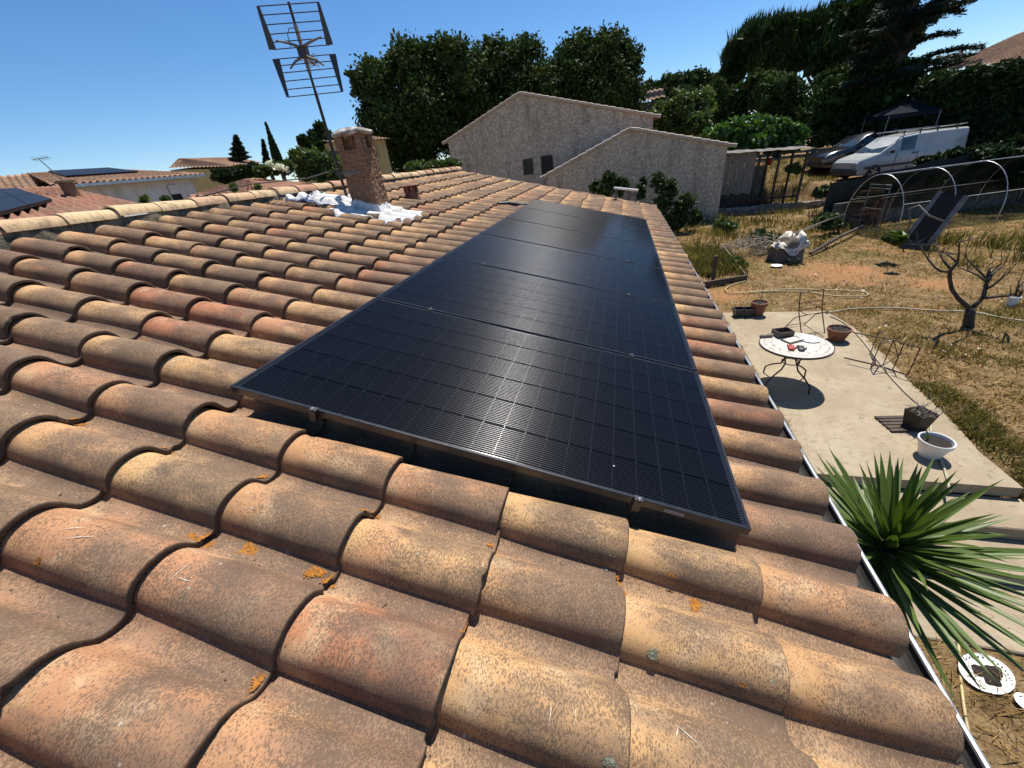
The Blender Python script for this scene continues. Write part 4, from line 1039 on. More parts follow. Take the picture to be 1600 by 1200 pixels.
# low red hipped roof between
h0 = at_d(293, 309, 15.5); h1 = at_d(482, 287, 18.0); hA = at_d(389, 281, 18.5); hB = at_d(400, 281, 20.5)
hd = thing('hipped_roof_house', 'low house with pinkish red hipped roof showing behind the ridge', 'house', (hA[0], hA[1], GZ))
hm = at_d(400, 306, 14.6)
a_ = acc(); tiled_slope(a_, h0, hm, hA, hA - (0.05, 0.05, 0)); tiled_slope(a_, hm, h1, hB, hA); build_slopes('house_roof', a_, M_FAR_RED, hd)
m = MB(); wall_poly(m, [h1 - (0, 0, .1), hm - (0, 0, .1), h0 - (0, 0, .1)], -4); m.build('house_wall', M_RENDER_CREAM, hd, world=True)
# yellow house behind the chimney
y0_ = at_d(560, 222, 30); y1_ = at_d(601, 218, 31)
hy = thing('yellow_house', 'yellow rendered house just visible behind the chimney', 'house', (y1_[0], y1_[1], GZ))
fy, dy = dirs(y0_, y1_); m = MB(); yb = [y0_ - fy * 2, y1_, y1_ + dy * 6, y0_ - fy * 2 + dy * 6]
m.rings([[(p[0], p[1], -4) for p in yb], [(p[0], p[1], y1_[2]) for p in yb]]); m.build('house_wall', M_RENDER_YELLOW, hy, world=True)
a_ = acc(); zz = np.array([0, 0, 1.0]); tiled_slope(a_, yb[0] * (1, 1, 0) + zz * y1_[2] - dy * .3, yb[1] * (1, 1, 0) + zz * y1_[2] - dy * .3 + fy * .2, yb[1] * (1, 1, 0) + dy * 3 + zz * (y1_[2] + .6), yb[0] * (1, 1, 0) + dy * 3 + zz * (y1_[2] + .6))
build_slopes('house_roof', a_, M_FAR_TAN, hy)
# hillside house and top-right house
k0, k1, k2, k3 = at_d(1000, 160, 55), at_d(1040, 151, 55), at_d(1036, 138, 57), at_d(1000, 145, 57)
hk = thing('hillside_house', 'dark-walled hillside house with small pale tiled roof behind the oaks', 'house', (k0[0], k0[1], GZ))
a_ = acc(); tiled_slope(a_, k0, k1, k2, k3, 0.5, 0.8, 0.09); build_slopes('house_roof', a_, M_FAR_TAN, hk)
kw0, kw1 = at_d(995, 166, 56), at_d(1052, 148, 56); m = MB(); m.rings([[(kw0[0], kw0[1], -3), (kw1[0], kw1[1], -3), (kw1[0], kw1[1] + 4, -3), (kw0[0], kw0[1] + 4, -3)], [(kw0[0], kw0[1], k0[2]), (kw1[0], kw1[1], k0[2]), (kw1[0], kw1[1] + 4, k0[2]), (kw0[0], kw0[1] + 4, k0[2])]])
m.build('house_wall', plain('slate_wall', (0.05, 0.055, 0.06)), hk, world=True)
r0, r1, r2, r3 = at_d(1468, 110, 38), at_d(1640, 92, 34), at_d(1640, 35, 40), at_d(1590, 54, 43)
he = thing('pink_roof_house', 'house with pinkish tiled roof above the dark hedge at top right', 'house', (r1[0], r1[1], GZ))
a_ = acc(); tiled_slope(a_, r0, r1, r2, r3, 0.26, 0.42, 0.05); build_slopes('house_roof', a_, M_FAR_TAN, he)
m = MB(); wall_poly(m, [r1 - (0, 0, .1), r0 - (0, 0, .1)], -3); m.build('house_wall', M_RENDER_YELLOW, he, world=True)
# ------------------------------------------------------------------ vegetation
def leaf_quads(cen, size, aspect, r, axis=None, spread=1.0, droop=0.0):
    """diamond leaves; axis: preferred leaf direction (n,3) or None"""
    n = len(cen)
    a = r.normal(0, 1, (n, 3)) * spread
    if axis is not None: a = a + axis
    a /= np.linalg.norm(a, axis=1)[:, None] + 1e-9
    b = r.normal(0, 1, (n, 3)); b -= a * (a * b).sum(1)[:, None]; b /= np.linalg.norm(b, axis=1)[:, None] + 1e-9
    s = (size * r.uniform(0.6, 1.35, n))[:, None]
    w = s * aspect
    V = np.stack([cen - a * s * 0.5, cen + b * w * 0.5 + a * s * 0.06, cen + a * s * 0.5, cen - b * w * 0.5 + a * s * 0.06], 1).reshape(-1, 3)
    return V, np.arange(4 * n).reshape(n, 4)
def crown_points(lobes, n, clump, r, shell=0.55, flat_bottom=True):
    """points in leaf clumps spread through ellipsoidal lobes, denser near the surface; lobes: (center, (rx,ry,rz))"""
    vol = np.array([np.prod(l[1]) ** (2 / 3) for l in lobes]); pr = vol / vol.sum()
    ncl = max(6, n // clump)
    which = r.choice(len(lobes), ncl, p=pr)
    C = np.array([l[0] for l in lobes])[which]; Rr = np.array([l[1] for l in lobes])[which]
    d = r.normal(0, 1, (ncl, 3)); d /= np.linalg.norm(d, axis=1)[:, None]
    rad = np.where(r.random(ncl) < shell, r.uniform(0.80, 1.06, ncl), r.random(ncl) ** 0.45)
    cc = C + d * rad[:, None] * Rr
    cs = (np.prod(Rr, axis=1) ** (1 / 3)) * r.uniform(0.10, 0.22, ncl)
    k = r.integers(0, ncl, n)
    return cc[k] + r.normal(0, 1, (n, 3)) * cs[k][:, None] * np.array([1, 1, 0.75]), cc, d[k]
def trunk_mesh(base, tips, r0, seed, mat, parent, name='trunk'):
    rr = np.random.default_rng(seed); m = MB(); base = np.array(base, float)
    top = np.mean(np.array(tips), axis=0); fork = base + (top - base) * 0.45
    m.tube([base - (0, 0, 0.3), base + (fork - base) * 0.5 + rr.normal(0, r0 * 0.5, 3) * (1, 1, 0), fork], [r0 * 1.15, r0 * 0.85, r0 * 0.7], 8)
    for t_ in tips:
        t_ = np.array(t_); mid = fork + (t_ - fork) * 0.5 + rr.normal(0, 0.06, 3) * np.linalg.norm(t_ - fork)
        m.tube([fork, mid, t_], [r0 * 0.55, r0 * 0.32, r0 * 0.08], 6)
    return m.build(name, mat, parent, world=True, smooth=True)
def px_lobes(L, D, depth=1.0, seed=0):
    """lobes (x, y, rx_px, ry_px[, dD]) at horizontal distance D"""
    r = np.random.default_rng(seed); out = []
    for l in L:
        dd = l[4] if len(l) > 4 else r.uniform(-0.6, 0.6)
        c = at_d(l[0], l[1], D + dd); ppm = F_PX / px_of(c)[2]
        st = np.linalg.norm([(l[0] - 800) / F_PX, (l[1] - 600) / F_PX, 1.0])   # wide-angle stretch
        out.append((c, np.array([l[2] / ppm / st ** 0.8, l[2] / ppm / st ** 0.8 * depth, l[3] / ppm / st ** 0.5])))
    return out
def tree(name, label, L, D, n, leaf, mat, base_px=None, base_z=None, r0=0.2, aspect=0.55, clump=26, seed=1, group=None, axis=None, spread=1.0, fill=0.25, depth=1.0, cat='tree', part='crown', trunk=True, shell=0.55, candles=0):
    r = np.random.default_rng(seed); lobes = px_lobes(L, D, depth, seed)
    cc = np.mean([l[0] for l in lobes], axis=0)
    bz = base_z if base_z is not None else float(ground_z(cc[0], cc[1]))
    base = np.array([cc[0], cc[1], bz])
    if base_px is not None: q = at_d(base_px, 300, D); base[:2] = q[:2]
    o = thing(name, label, cat, base, group=group)
    pts, cl, dd = crown_points(lobes, n, clump, r, shell)
    ax = None
    if axis is not None: ax = np.tile(np.array(axis, float), (n, 1)) + dd * 0.5
    V, F = leaf_quads(pts, leaf, aspect, r, ax, spread)
    # larger, sparse inner leaves close the heart of the crown
    nf = int(n * fill)
    if nf:
        p2, _, d2 = crown_points([(c, rr_ * 0.72) for c, rr_ in lobes], nf, clump, r, 0.2)
        V2, F2 = leaf_quads(p2, leaf * 2.2, 0.8, r); F2 = F2 + len(V); V = np.concatenate([V, V2]); F = np.concatenate([F, F2])
    inv = base
    if candles:
        pc, _, dc = crown_points([(c, rr_ * np.array([1, 1, 1.0])) for c, rr_ in lobes], candles, 3, r, 1.0)
        up_ = dc[:, 2] > -0.1; pc = pc[up_]; V3, F3 = leaf_quads(pc + (0, 0, 0.25), leaf * 2.0, 0.075, r, np.tile([[0.05, 0, 1.0]], (len(pc), 1)), 0.16)
        F3 = F3 + len(V); V = np.concatenate([V, V3]); F = np.concatenate([F, F3])
    link(part, fast_mesh(part, V - inv, F), mat, o)
    if trunk:
        tips = [l[0] for l in lobes[:7]]
        trunk_mesh(base, tips, r0, seed, M_BARK, o)
    return o

# evergreen oaks behind the stucco house
OAKG = 'dark oaks behind the stucco house'
tree('oak_tree', 'big dark oak right behind the chimney, leftmost of three', [(585, 130, 42, 36), (640, 105, 48, 38), (700, 95, 46, 34), (605, 185, 48, 45), (665, 180, 60, 55), (640, 240, 45, 40), (725, 140, 38, 45), (560, 125, 22, 16)], 37, 30000, 0.30, L_OAK, 650, r0=0.4, seed=11, group=OAKG)
tree('oak_tree', 'dark oak in the middle of three, above the tall gable', [(770, 95, 42, 32), (815, 90, 42, 28), (760, 150, 50, 45), (830, 140, 50, 45), (790, 200, 60, 45), (720, 190, 50, 55), (735, 235, 35, 35)], 39, 26000, 0.30, L_OAK, 780, r0=0.4, seed=12, group=OAKG)
tree('oak_tree', 'dark oak at right of three, above the gable\'s long slope', [(905, 85, 40, 30), (950, 78, 40, 28), (975, 105, 32, 35), (890, 130, 50, 40), (955, 140, 48, 40), (985, 165, 25, 35), (920, 175, 60, 40)], 41, 26000, 0.30, L_OAK, 930, r0=0.4, seed=13, group=OAKG)
# left distance
def cone_tree(name, label, top_px, base_px, D, half_px, n, leaf, mat, seed, layers=0, group=None):
    """narrow pointed tree: apex and foot given, half width at the foot in picture units"""
    r = np.random.default_rng(seed); T = at_d(*top_px, D); B = at_d(*base_px, D); rad = half_px * px_of(B)[2] / F_PX / 1.35
    g = float(ground_z(B[0], B[1])); o = thing(name, label, 'tree', (B[0], B[1], g), group=group)
    t = r.random(n) ** 0.62; a = r.uniform(0, 6.283, n)
    prof = np.sin(np.clip(t * 1.9, 0, 1.5708)) * (0.35 + 0.65 * t) if not layers else t * (0.45 + 0.55 * ((t * layers) % 1.0))
    rr_ = rad * prof * np.sqrt(r.uniform(0.35 if not layers else 0.0, 1.05, n))
    P = T + (B - T) * t[:, None] + np.stack([np.cos(a) * rr_, np.sin(a) * rr_, (0.25 * rr_ if layers else 0 * rr_)], -1)
    ax = np.stack([np.cos(a) * (0.35 if not layers else 1.2), np.sin(a) * (0.35 if not layers else 1.2), np.full(n, 1.2 if not layers else 0.35)], -1)
    V, F = leaf_quads(P, leaf, 0.3, r, ax, 0.35)
    link('crown', fast_mesh('crown', V - np.array(o.location), F), mat, o)
    m = MB(); m.tube([(B[0], B[1], g - 0.2), B, T + (B - T) * 0.15], [0.14, 0.12, 0.02], 7); m.build('trunk', M_BARK, o, world=True); return o
cone_tree('conifer_tree', 'small spiky dark conifer beside the beige house', (368, 211), (376, 252), 44, 21, 3600, 0.36, L_CEDAR, 21, 5)
cone_tree('cypress_tree', 'tall narrow leaning cypress, pointed against the sky', (415, 192), (438, 262), 30, 10, 7000, 0.22, L_HEDGE, 22, 0, 'cypresses')
cone_tree('cypress_tree', 'short cypress half hidden at the left of the tall one', (410, 217), (418, 256), 33, 8, 2600, 0.22, L_HEDGE, 23, 3, 'cypresses')
tree('pine_tree', 'dark pine with feathery top left of the chimney', [(476, 224, 8, 9), (487, 214, 8, 8), (500, 205, 8, 9), (512, 215, 9, 10), (522, 229, 9, 12), (497, 230, 17, 10)], 30, 5000, 0.30, L_PINE, seed=24, aspect=0.2, axis=(0, 0, 0.8), fill=0.2)
tree('garden_shrub', 'broad green shrub behind the ridge, left of the antenna mast', [(468, 246, 18, 12), (490, 250, 24, 15), (515, 258, 24, 18), (490, 268, 28, 12), (515, 275, 26, 12)], 22, 9000, 0.17, L_SHRUB, seed=25, cat='shrub', part='foliage', trunk=False)
tree('garden_shrub', 'dark shrub under the beige house gable', [(350, 275, 20, 9), (375, 270, 20, 9), (395, 266, 18, 9)], 24, 4000, 0.18, L_HEDGE, seed=26, cat='shrub', part='foliage', trunk=False)
ol = tree('oleander_bush', 'flowering bush covered in white blossom beside the cypress', [(425, 262, 14, 9), (445, 262, 13, 9), (410, 268, 14, 7)], 19.5, 2600, 0.15, L_SHRUB, seed=27, cat='bush', part='foliage', trunk=False)
r_ = np.random.default_rng(28); lb = px_lobes([(413, 263, 8, 4), (424, 257, 9, 6), (436, 261, 9, 5), (447, 264, 6, 5)], 19.2, 1, 27); pts, _, _ = crown_points(lb, 420, 4, r_, 0.6); V, F = leaf_quads(pts, 0.085, 0.9, r_)
link('blossom', fast_mesh('blossom', V - np.array(ol.location), F), L_WHITE, ol)
tree('low_hedge', 'bright green low hedge showing over the ridge end', [(650, 261, 18, 5), (680, 259, 18, 5), (705, 256, 16, 6)], 17, 5000, 0.13, L_SHRUB, seed=29, cat='hedge', part='foliage', trunk=False)
for i, (x, y, s) in enumerate([(364, 294, 3.2), (401, 294, 2.2), (224, 313, 2.2), (258, 312, 1.8)]):
    tree('leafy_sprig', ['yellow-green weed tuft in front of the pinkish hipped roof', 'small weed tuft right of the hipped roof\'s middle', 'grey-green sprig at the foot of the cream facade', 'small sprig under the cream house blind window'][i], [(x, y, s * 1.6, s), (x + 3, y - s, s, s)], [11, 11.5, 10.5, 10.5][i], 170, 0.07, L_SHRUB, seed=30 + i, cat='plant', part='foliage', trunk=False)
# hill wood
tree('hill_wood', 'far wooded hill under the sky between oaks and pines', [(1020, 140, 22, 14), (1050, 130, 26, 13), (1085, 124, 24, 14), (1120, 132, 26, 16), (1070, 148, 50, 14)], 130, 9000, 0.9, L_PINE, seed=34, cat='wood', part='foliage', trunk=False)
bpy.data.objects['hill_wood']['kind'] = 'stuff'
# right: bushes, pines, cedar, hedge
tree('laurel_bush', 'olive green bush at the right end of the tall gable', [(1035, 180, 24, 20), (1065, 168, 26, 22), (1095, 165, 24, 26), (1050, 200, 30, 20), (1090, 195, 26, 20)], 31, 9000, 0.19, L_SHRUB, seed=35, cat='bush', part='foliage', trunk=False)
tree('fig_bush', 'bright glossy broad-leaved bush above the wooden shelter', [(1120, 212, 26, 16), (1150, 205, 28, 18), (1180, 200, 28, 18), (1215, 205, 28, 17), (1240, 212, 22, 16), (1170, 225, 50, 14), (1225, 228, 30, 10)], 29, 8000, 0.25, L_FIG, seed=36, cat='bush', part='foliage', trunk=False, aspect=0.8)
PG_ = 'pines on the right skyline'
kw = dict(aspect=0.13, axis=(0, 0, 1.1), spread=0.75, group=PG_, fill=0.22, shell=0.75, candles=2600)
tree('pine_tree', 'umbrella pine at the left end of the right-hand pines', [(1150, 85, 22, 20), (1180, 62, 28, 22), (1212, 52, 26, 20), (1145, 115, 18, 20), (1200, 92, 36, 22)], 44, 17000, 0.62, L_PINE, 1190, r0=0.3, seed=41, **kw)
tree('pine_tree', 'umbrella pine second from left, with sky gaps below its crown', [(1240, 52, 26, 20), (1272, 48, 26, 22), (1300, 36, 24, 22), (1245, 85, 34, 20), (1295, 82, 36, 28), (1330, 70, 24, 26)], 45, 17000, 0.62, L_PINE, 1265, r0=0.3, seed=42, **kw)
tree('pine_tree', 'dense pine third from left, behind the canopy', [(1335, 28, 26, 22), (1368, 16, 30, 26), (1400, 12, 26, 28), (1405, 60, 30, 30), (1330, 80, 40, 26), (1375, 75, 38, 30), (1350, 120, 44, 26)], 44, 18000, 0.62, L_PINE, 1340, r0=0.3, seed=43, **kw)
def cedar(name, label, px, D, ztop, seed):
    r = np.random.default_rng(seed); b = at_d(px, 40, D); gz_ = float(ground_z(b[0], b[1])); base = np.array([b[0], b[1], gz_])
    o = thing(name, label, 'tree', base); H = ztop - gz_
    m = MB(); m.tube([base - (0, 0, .3), base + (0.1, 0, H * 0.5), base + (0, 0, H)], [0.42, 0.28, 0.04], 9); tr = m.build('trunk', M_BARK, o, world=True, smooth=True)
    P, A = [], []
    for k in range(64):
        f = r.uniform(0.30, 0.98); az = r.uniform(0, 6.283); L = (1 - f) * 2.6 + r.uniform(0.7, 2.1)
        d = np.array([math.cos(az), math.sin(az), r.uniform(0.02, 0.35)]); p0 = base + (0, 0, H * f)
        pts = [p0 + d * L * t + np.array([0, 0, 0.25 * math.sin(t * 3) - 0.25 * t * t]) for t in np.linspace(0, 1, 6)]
        m = MB(); m.tube(pts, [0.075 * (1 - t * 0.85) for t in np.linspace(0, 1, 6)], 5); m.build('branch', M_BARK, o, world=True)
        side = np.array([-d[1], d[0], 0])
        n = int(230 * L); t = r.random(n) ** 0.8; w = (0.75 * (1 - t * 0.7)) * r.uniform(-1, 1, n)
        base_p = p0 + d * (L * t)[:, None] + np.stack([np.zeros(n), np.zeros(n), 0.25 * np.sin(t * 3) - 0.25 * t * t], -1)
        P.append(base_p + side * w[:, None] + d * (np.abs(w) * 0.4)[:, None] + r.normal(0, 0.07, (n, 3)) + np.array([0, 0, 0.05])); A.append(np.tile(d * 0.7, (n, 1)) + side * np.sign(w)[:, None] * 0.9)
    P = np.concatenate(P); A = np.concatenate(A); V, F = leaf_quads(P, 0.30, 0.20, r, A, 0.45)
    link('needles', fast_mesh('needles', V - base, F), L_CEDAR, o); return o
cedar('cedar_tree', 'tall cedar with reaching flat branches at the right of the pines', 1418, 38, 8.8, 44)
# upright candles on the pine crowns
DG = 'dark undergrowth trees below the pines'
tree('holly_oak', 'dark dense tree between hillside bush and pines', [(1118, 150, 18, 26), (1130, 170, 28, 26), (1150, 190, 26, 20), (1165, 150, 22, 22)], 38, 9000, 0.26, L_OAK, seed=45, group=DG)
tree('holly_oak', 'dark dense tree behind the bright fig bush', [(1190, 128, 26, 22), (1225, 135, 24, 18), (1200, 150, 30, 26), (1235, 155, 30, 30), (1215, 180, 36, 22), (1260, 180, 30, 22), (1200, 205, 36, 16), (1245, 210, 36, 16), (1285, 215, 26, 14)], 37, 14000, 0.26, L_OAK, seed=46, group=DG)
tree('holly_oak', 'dark dense tree behind the dark canopy', [(1300, 128, 32, 22), (1360, 125, 40, 26), (1410, 120, 36, 30), (1300, 150, 36, 28), (1340, 165, 36, 28), (1290, 190, 34, 20), (1380, 155, 40, 30), (1340, 195, 36, 18), (1320, 212, 40, 14), (1380, 195, 44, 20), (1420, 190, 40, 24), (1430, 160, 36, 30)], 38, 19000, 0.26, L_OAK, seed=47, group=DG)
tree('cypress_hedge', 'high dark cypress hedge along the right side above the van', [(1465, 130, 36, 20), (1520, 124, 40, 19), (1570, 117, 40, 21), (1620, 112, 40, 23), (1460, 170, 44, 34), (1515, 170, 44, 34), (1570, 168, 44, 36), (1625, 165, 44, 36), (1450, 205, 30, 22), (1500, 210, 44, 26), (1560, 208, 44, 28), (1620, 200, 44, 30)], 33, 38000, 0.26, L_HEDGE, seed=48, cat='hedge', part='foliage', trunk=False, aspect=0.3, fill=0.5, depth=0.7)
tree('bramble_thicket', 'black shadowy thicket between the white van and the greenhouse', [(1490, 244, 26, 10), (1540, 238, 30, 12), (1590, 228, 30, 16), (1450, 252, 22, 7), (1500, 250, 40, 10), (1560, 240, 40, 12), (1520, 262, 50, 16), (1590, 255, 50, 20), (1540, 278, 50, 14), (1610, 275, 50, 18)], 26.0, 17000, 0.17, L_HEDGE, seed=49, cat='thicket', part='foliage', trunk=False, fill=0.5)
# creepers and shrubs against the lower gable
for i, (lb, D, lab, mt) in enumerate([([(930, 290, 10, 9), (952, 282, 14, 14), (970, 292, 14, 14), (945, 305, 12, 8)], 21.6, 'dark creeper climbing the left part of the lower gable wall', L_IVY),
                                       ([(1028, 285, 12, 16), (1045, 300, 16, 22), (1070, 325, 20, 20), (1055, 345, 22, 16), (1035, 320, 14, 20), (1085, 340, 14, 12)], 20.6, 'dark shrub against the lower gable wall behind the eave', L_IVY),
                                       ([(938, 296, 6, 5), (930, 294, 5, 4)], 20.9, 'yellow-green sprig in front of the dark wall creeper', L_SHRUB),
                                       ([(1000, 300, 8, 12), (1005, 285, 6, 8)], 21.4, 'thin dark creeper behind the white pipe frame', L_IVY)]):
    tree('wall_shrub', lab, lb, D, [3200, 6500, 700, 900][i], 0.13, mt, seed=60 + i, cat='shrub', part='foliage', trunk=False, depth=0.6)

# ------------------------------------------------------------------ vehicles on the upper parking
M_SUV = plain('dark_car_paint', (0.016, 0.018, 0.022), (0.02, 0.022, 0.027), 2, 0.25, 0.3, bump=0, coat=1.0)
M_VAN = plain('white_van_paint', (0.42, 0.43, 0.42), (0.34, 0.35, 0.345), 2, 0.35, 0.0, bump=0, coat=0.6)
M_CARGLASS = plain('car_glass', (0.02, 0.026, 0.026), (0.03, 0.036, 0.034), 2, 0.04, bump=0, spec=1.0)
M_TYRE = plain('tyre_rubber', (0.015, 0.015, 0.015), (0.025, 0.024, 0.023), 20, 0.85, bump=0.2)
M_LAMP = plain('lamp_glass', (0.35, 0.36, 0.38), (0.22, 0.23, 0.25), 12, 0.1, 0.3, bump=0)
def car(name, label, loc, rz, st, W, wheel_x, wr, paint, cat, glass_from, group):
    """st: stations from nose (x=0) to tail: (x, z_low, z_belt, z_roof, roof_half_fraction)"""
    o = thing(name, label, cat, loc, rz, group)
    rings = []
    for x, z0, zb, zr, rf in st:
        hw = W / 2 * (0.90 if x < 0.15 else (0.97 if x < 0.5 else 1.0)) * (0.95 if x > st[-1][0] - 0.1 else 1)
        half = [(hw * 0.93, z0), (hw, z0 + 0.16), (hw * 1.0, zb - 0.14), (hw * 0.955, zb), (hw * (0.955 - (0.955 - rf) * 0.9), zr - 0.06 * (zr > zb + 0.1)), (hw * (rf - 0.10), zr), (0.0, zr + 0.012)]
        ring = [(x, y, z) for y, z in half] + [(x, -y, z) for y, z in half[::-1][1:]]
        rings.append(ring)
    m = MB(); m.rings(rings, True, True); autosmooth(m.build('body', paint, o), 28)
    n = len(rings[0])
    def patch(nm, i0, i1, j0, j1, mat, ins=(0.06, 0.94), off=0.012):
        """glass or trim laid over body between stations and section points"""
        A = np.array(rings[i0][j0]); B = np.array(rings[i1][j0]); C_ = np.array(rings[i1][j1]); D_ = np.array(rings[i0][j1])
        f = lambda u, v: (1 - v) * ((1 - u) * A + u * B) + v * ((1 - u) * D_ + u * C_)
        a, b = ins; q = [f(a, a), f(b, a), f(b, b), f(a, b)]; nr = np.cross(q[1] - q[0], q[3] - q[0]); nr /= np.linalg.norm(nr)
        cen = np.array([st[len(st) // 2][0], 0, 0.8])
        if nr @ (q[0] - cen) < 0: nr = -nr; q = q[::-1]
        q = [p + nr * off for p in q]
        mm = MB(); mm.slab(q, 0.02); return mm.build(nm, mat, o)
    for (nm, i0, i1) in glass_from['side']:
        for j0, j1 in ((3, 4), (n - 4, n - 5)): patch('side_window', i0, i1, j0, j1, M_CARGLASS, (0.05, 0.93))
    i0, i1 = glass_from['front']
    A = np.array(rings[i0][4]); A2 = np.array(rings[i0][n - 5]); B = np.array(rings[i1][4]); B2 = np.array(rings[i1][n - 5])
    q = [A + (B - A) * 0.04, B - (B - A) * 0.06, B2 - (B2 - A2) * 0.06, A2 + (B2 - A2) * 0.04]
    for p in q: p[1] *= 0.93
    nr = np.cross(q[1] - q[0], q[2] - q[0]); nr /= np.linalg.norm(nr)
    if nr[2] < 0: nr = -nr; q = q[::-1]
    mm = MB(); mm.slab([p + nr * 0.022 for p in q], 0.02); ws = mm.build('windscreen', M_CARGLASS, o)
    for s in (-0.35, 0.25):
        mm = MB(); a = (A + A2) / 2 + (0.03, s, 0.05); mm.tube([a + nr * 0.03, a + (B - A) * 0.10 + (0, 0.45, 0) + nr * 0.03], 0.012, 5); mm.build('wiper', M_BLACK_PLASTIC, ws)
    for s in (-1, 1):
        mm = MB(); mm.box((-0.02, s * W * 0.36 - 0.16, st[0][2] - 0.22), (0.10, s * W * 0.36 + 0.16, st[0][2] - 0.05), 0.02); mm.build('headlight', M_LAMP, o)
        xm = st[i0][0] + 0.35; mm = MB(); mm.box((xm, s * (W / 2 + 0.09) - 0.09, st[i0][2] + 0.02), (xm + 0.12, s * (W / 2 + 0.09) + 0.09, st[i0][2] + 0.17), 0.025); mm.build('wing_mirror', M_BLACK_PLASTIC if cat == 'van' else paint, o)
    mm = MB(); mm.box((-0.03, -W * 0.30, st[0][1] + 0.05), (0.05, W * 0.30, st[0][1] + 0.26), 0.015); mm.build('grille', M_BLACK_PLASTIC, o)
    for x in wheel_x:
        for s in (-1, 1):
            mm = MB(); c = np.array([x, s * (W / 2 - 0.10), wr])
            prof = [(wr * 0.62, -0.10), (wr * 0.96, -0.105), (wr, -0.07), (wr, 0.07), (wr * 0.96, 0.105), (wr * 0.62, 0.10)]
            rr = [[(c[0] + r * math.cos(a), c[1] + w * s * 1.12, c[2] + r * math.sin(a)) for a in np.linspace(0, 2 * math.pi, 20, endpoint=False)] for r, w in prof]
            mm.rings(rr, True, True); wh = autosmooth(mm.build('wheel', M_TYRE, o), 40)
            mm = MB()
            for k in range(5):
                a = 2 * math.pi * k / 5; d = np.array([math.cos(a), 0, math.sin(a)]); mm.bar(c + (0, s * 0.118, 0), c + (0, s * 0.118, 0) + d * wr * 0.60, 0.055, 0.02, up=(0, 1, 0))
            mm.build('rim_spokes', M_STEEL, wh)
    return o
suv_st = [(a * 1.03, b * 1.1, c * 1.1, d * 1.1, e) for a, b, c, d, e in [(0.0, 0.32, 0.72, 0.78, 0.80), (0.12, 0.26, 0.80, 0.90, 0.84), (0.6, 0.24, 0.92, 1.00, 0.86), (1.25, 0.24, 1.00, 1.07, 0.88), (1.95, 0.24, 1.03, 1.55, 0.74), (2.5, 0.24, 1.05, 1.65, 0.74), (3.2, 0.24, 1.08, 1.66, 0.73), (3.95, 0.26, 1.10, 1.56, 0.72), (4.35, 0.32, 1.05, 1.20, 0.78)]]
suv = car('parked_car', 'dark SUV parked beyond the white van, sun glinting on its bonnet', (12.45, 28.2, -2.0), math.radians(14), suv_st, 1.92, (0.88, 3.55), 0.38, M_SUV, 'car', {'side': [('a', 4, 5), ('b', 5, 6), ('c', 6, 7)], 'front': (3, 4)}, None)
van_st = [(a, b, c * 0.94, d * 0.94, e) for a, b, c, d, e in [(0.0, 0.30, 0.82, 0.88, 0.82), (0.12, 0.24, 0.95, 1.02, 0.86), (0.55, 0.22, 1.06, 1.12, 0.88), (1.0, 0.22, 1.15, 1.22, 0.90), (1.85, 0.22, 1.18, 1.88, 0.82), (2.6, 0.22, 1.18, 1.95, 0.84), (3.6, 0.22, 1.18, 1.96, 0.85), (4.9, 0.24, 1.18, 1.94, 0.85), (5.0, 0.30, 1.15, 1.85, 0.83)]]
van = car('parked_van', 'white van with a roof rack parked beside the dark SUV', (12.75, 25.3, -2.22), math.radians(14), van_st, 1.88, (0.85, 3.9), 0.34, M_VAN, 'van', {'side': [('a', 4, 5)], 'front': (3, 4)}, None)
for y in (-0.952, 0.952):
    m = MB(); m.box((0.35, y - 0.012, 0.52), (4.85, y + 0.012, 0.62)); m.build('side_trim', M_BLACK_PLASTIC, van)
    for x in (1.72, 2.72):
        m = MB(); m.box((x, y - 0.004, 0.32), (x + 0.018, y + 0.004, 1.10)); m.build('door_seam', M_BLACK_PLASTIC, van)
    m = MB(); m.box((2.48, y - 0.03, 0.98), (2.66, y + 0.03, 1.03), 0.01); m.build('door_handle', M_BLACK_PLASTIC, van)
m = MB(); m.box((-0.06, -0.86, 0.26), (0.10, 0.86, 0.52), 0.03); m.build('bumper', M_BLACK_PLASTIC, van)
rk = thing('ladder_rack', 'metal ladder rack on the roof of the white van', 'roof rack', (12.75, 25.3, -0.36), math.radians(14))
for s in (-1, 1):
    m = MB(); m.tube([(1.7, s * 0.62, 0.10), (4.9, s * 0.62, 0.11)], 0.024, 6); m.build('rack_rail', M_STEEL, rk)
for x in (1.95, 2.7, 3.5, 4.4):
    m = MB(); m.bar((x, -0.72, 0.085), (x, 0.72, 0.085), 0.05, 0.03)
    for s in (-1, 1): m.bar((x, s * 0.72, -0.06), (x, s * 0.72, 0.14), 0.05, 0.03)
    m.build('rack_bar', M_BLACK_METAL, rk)
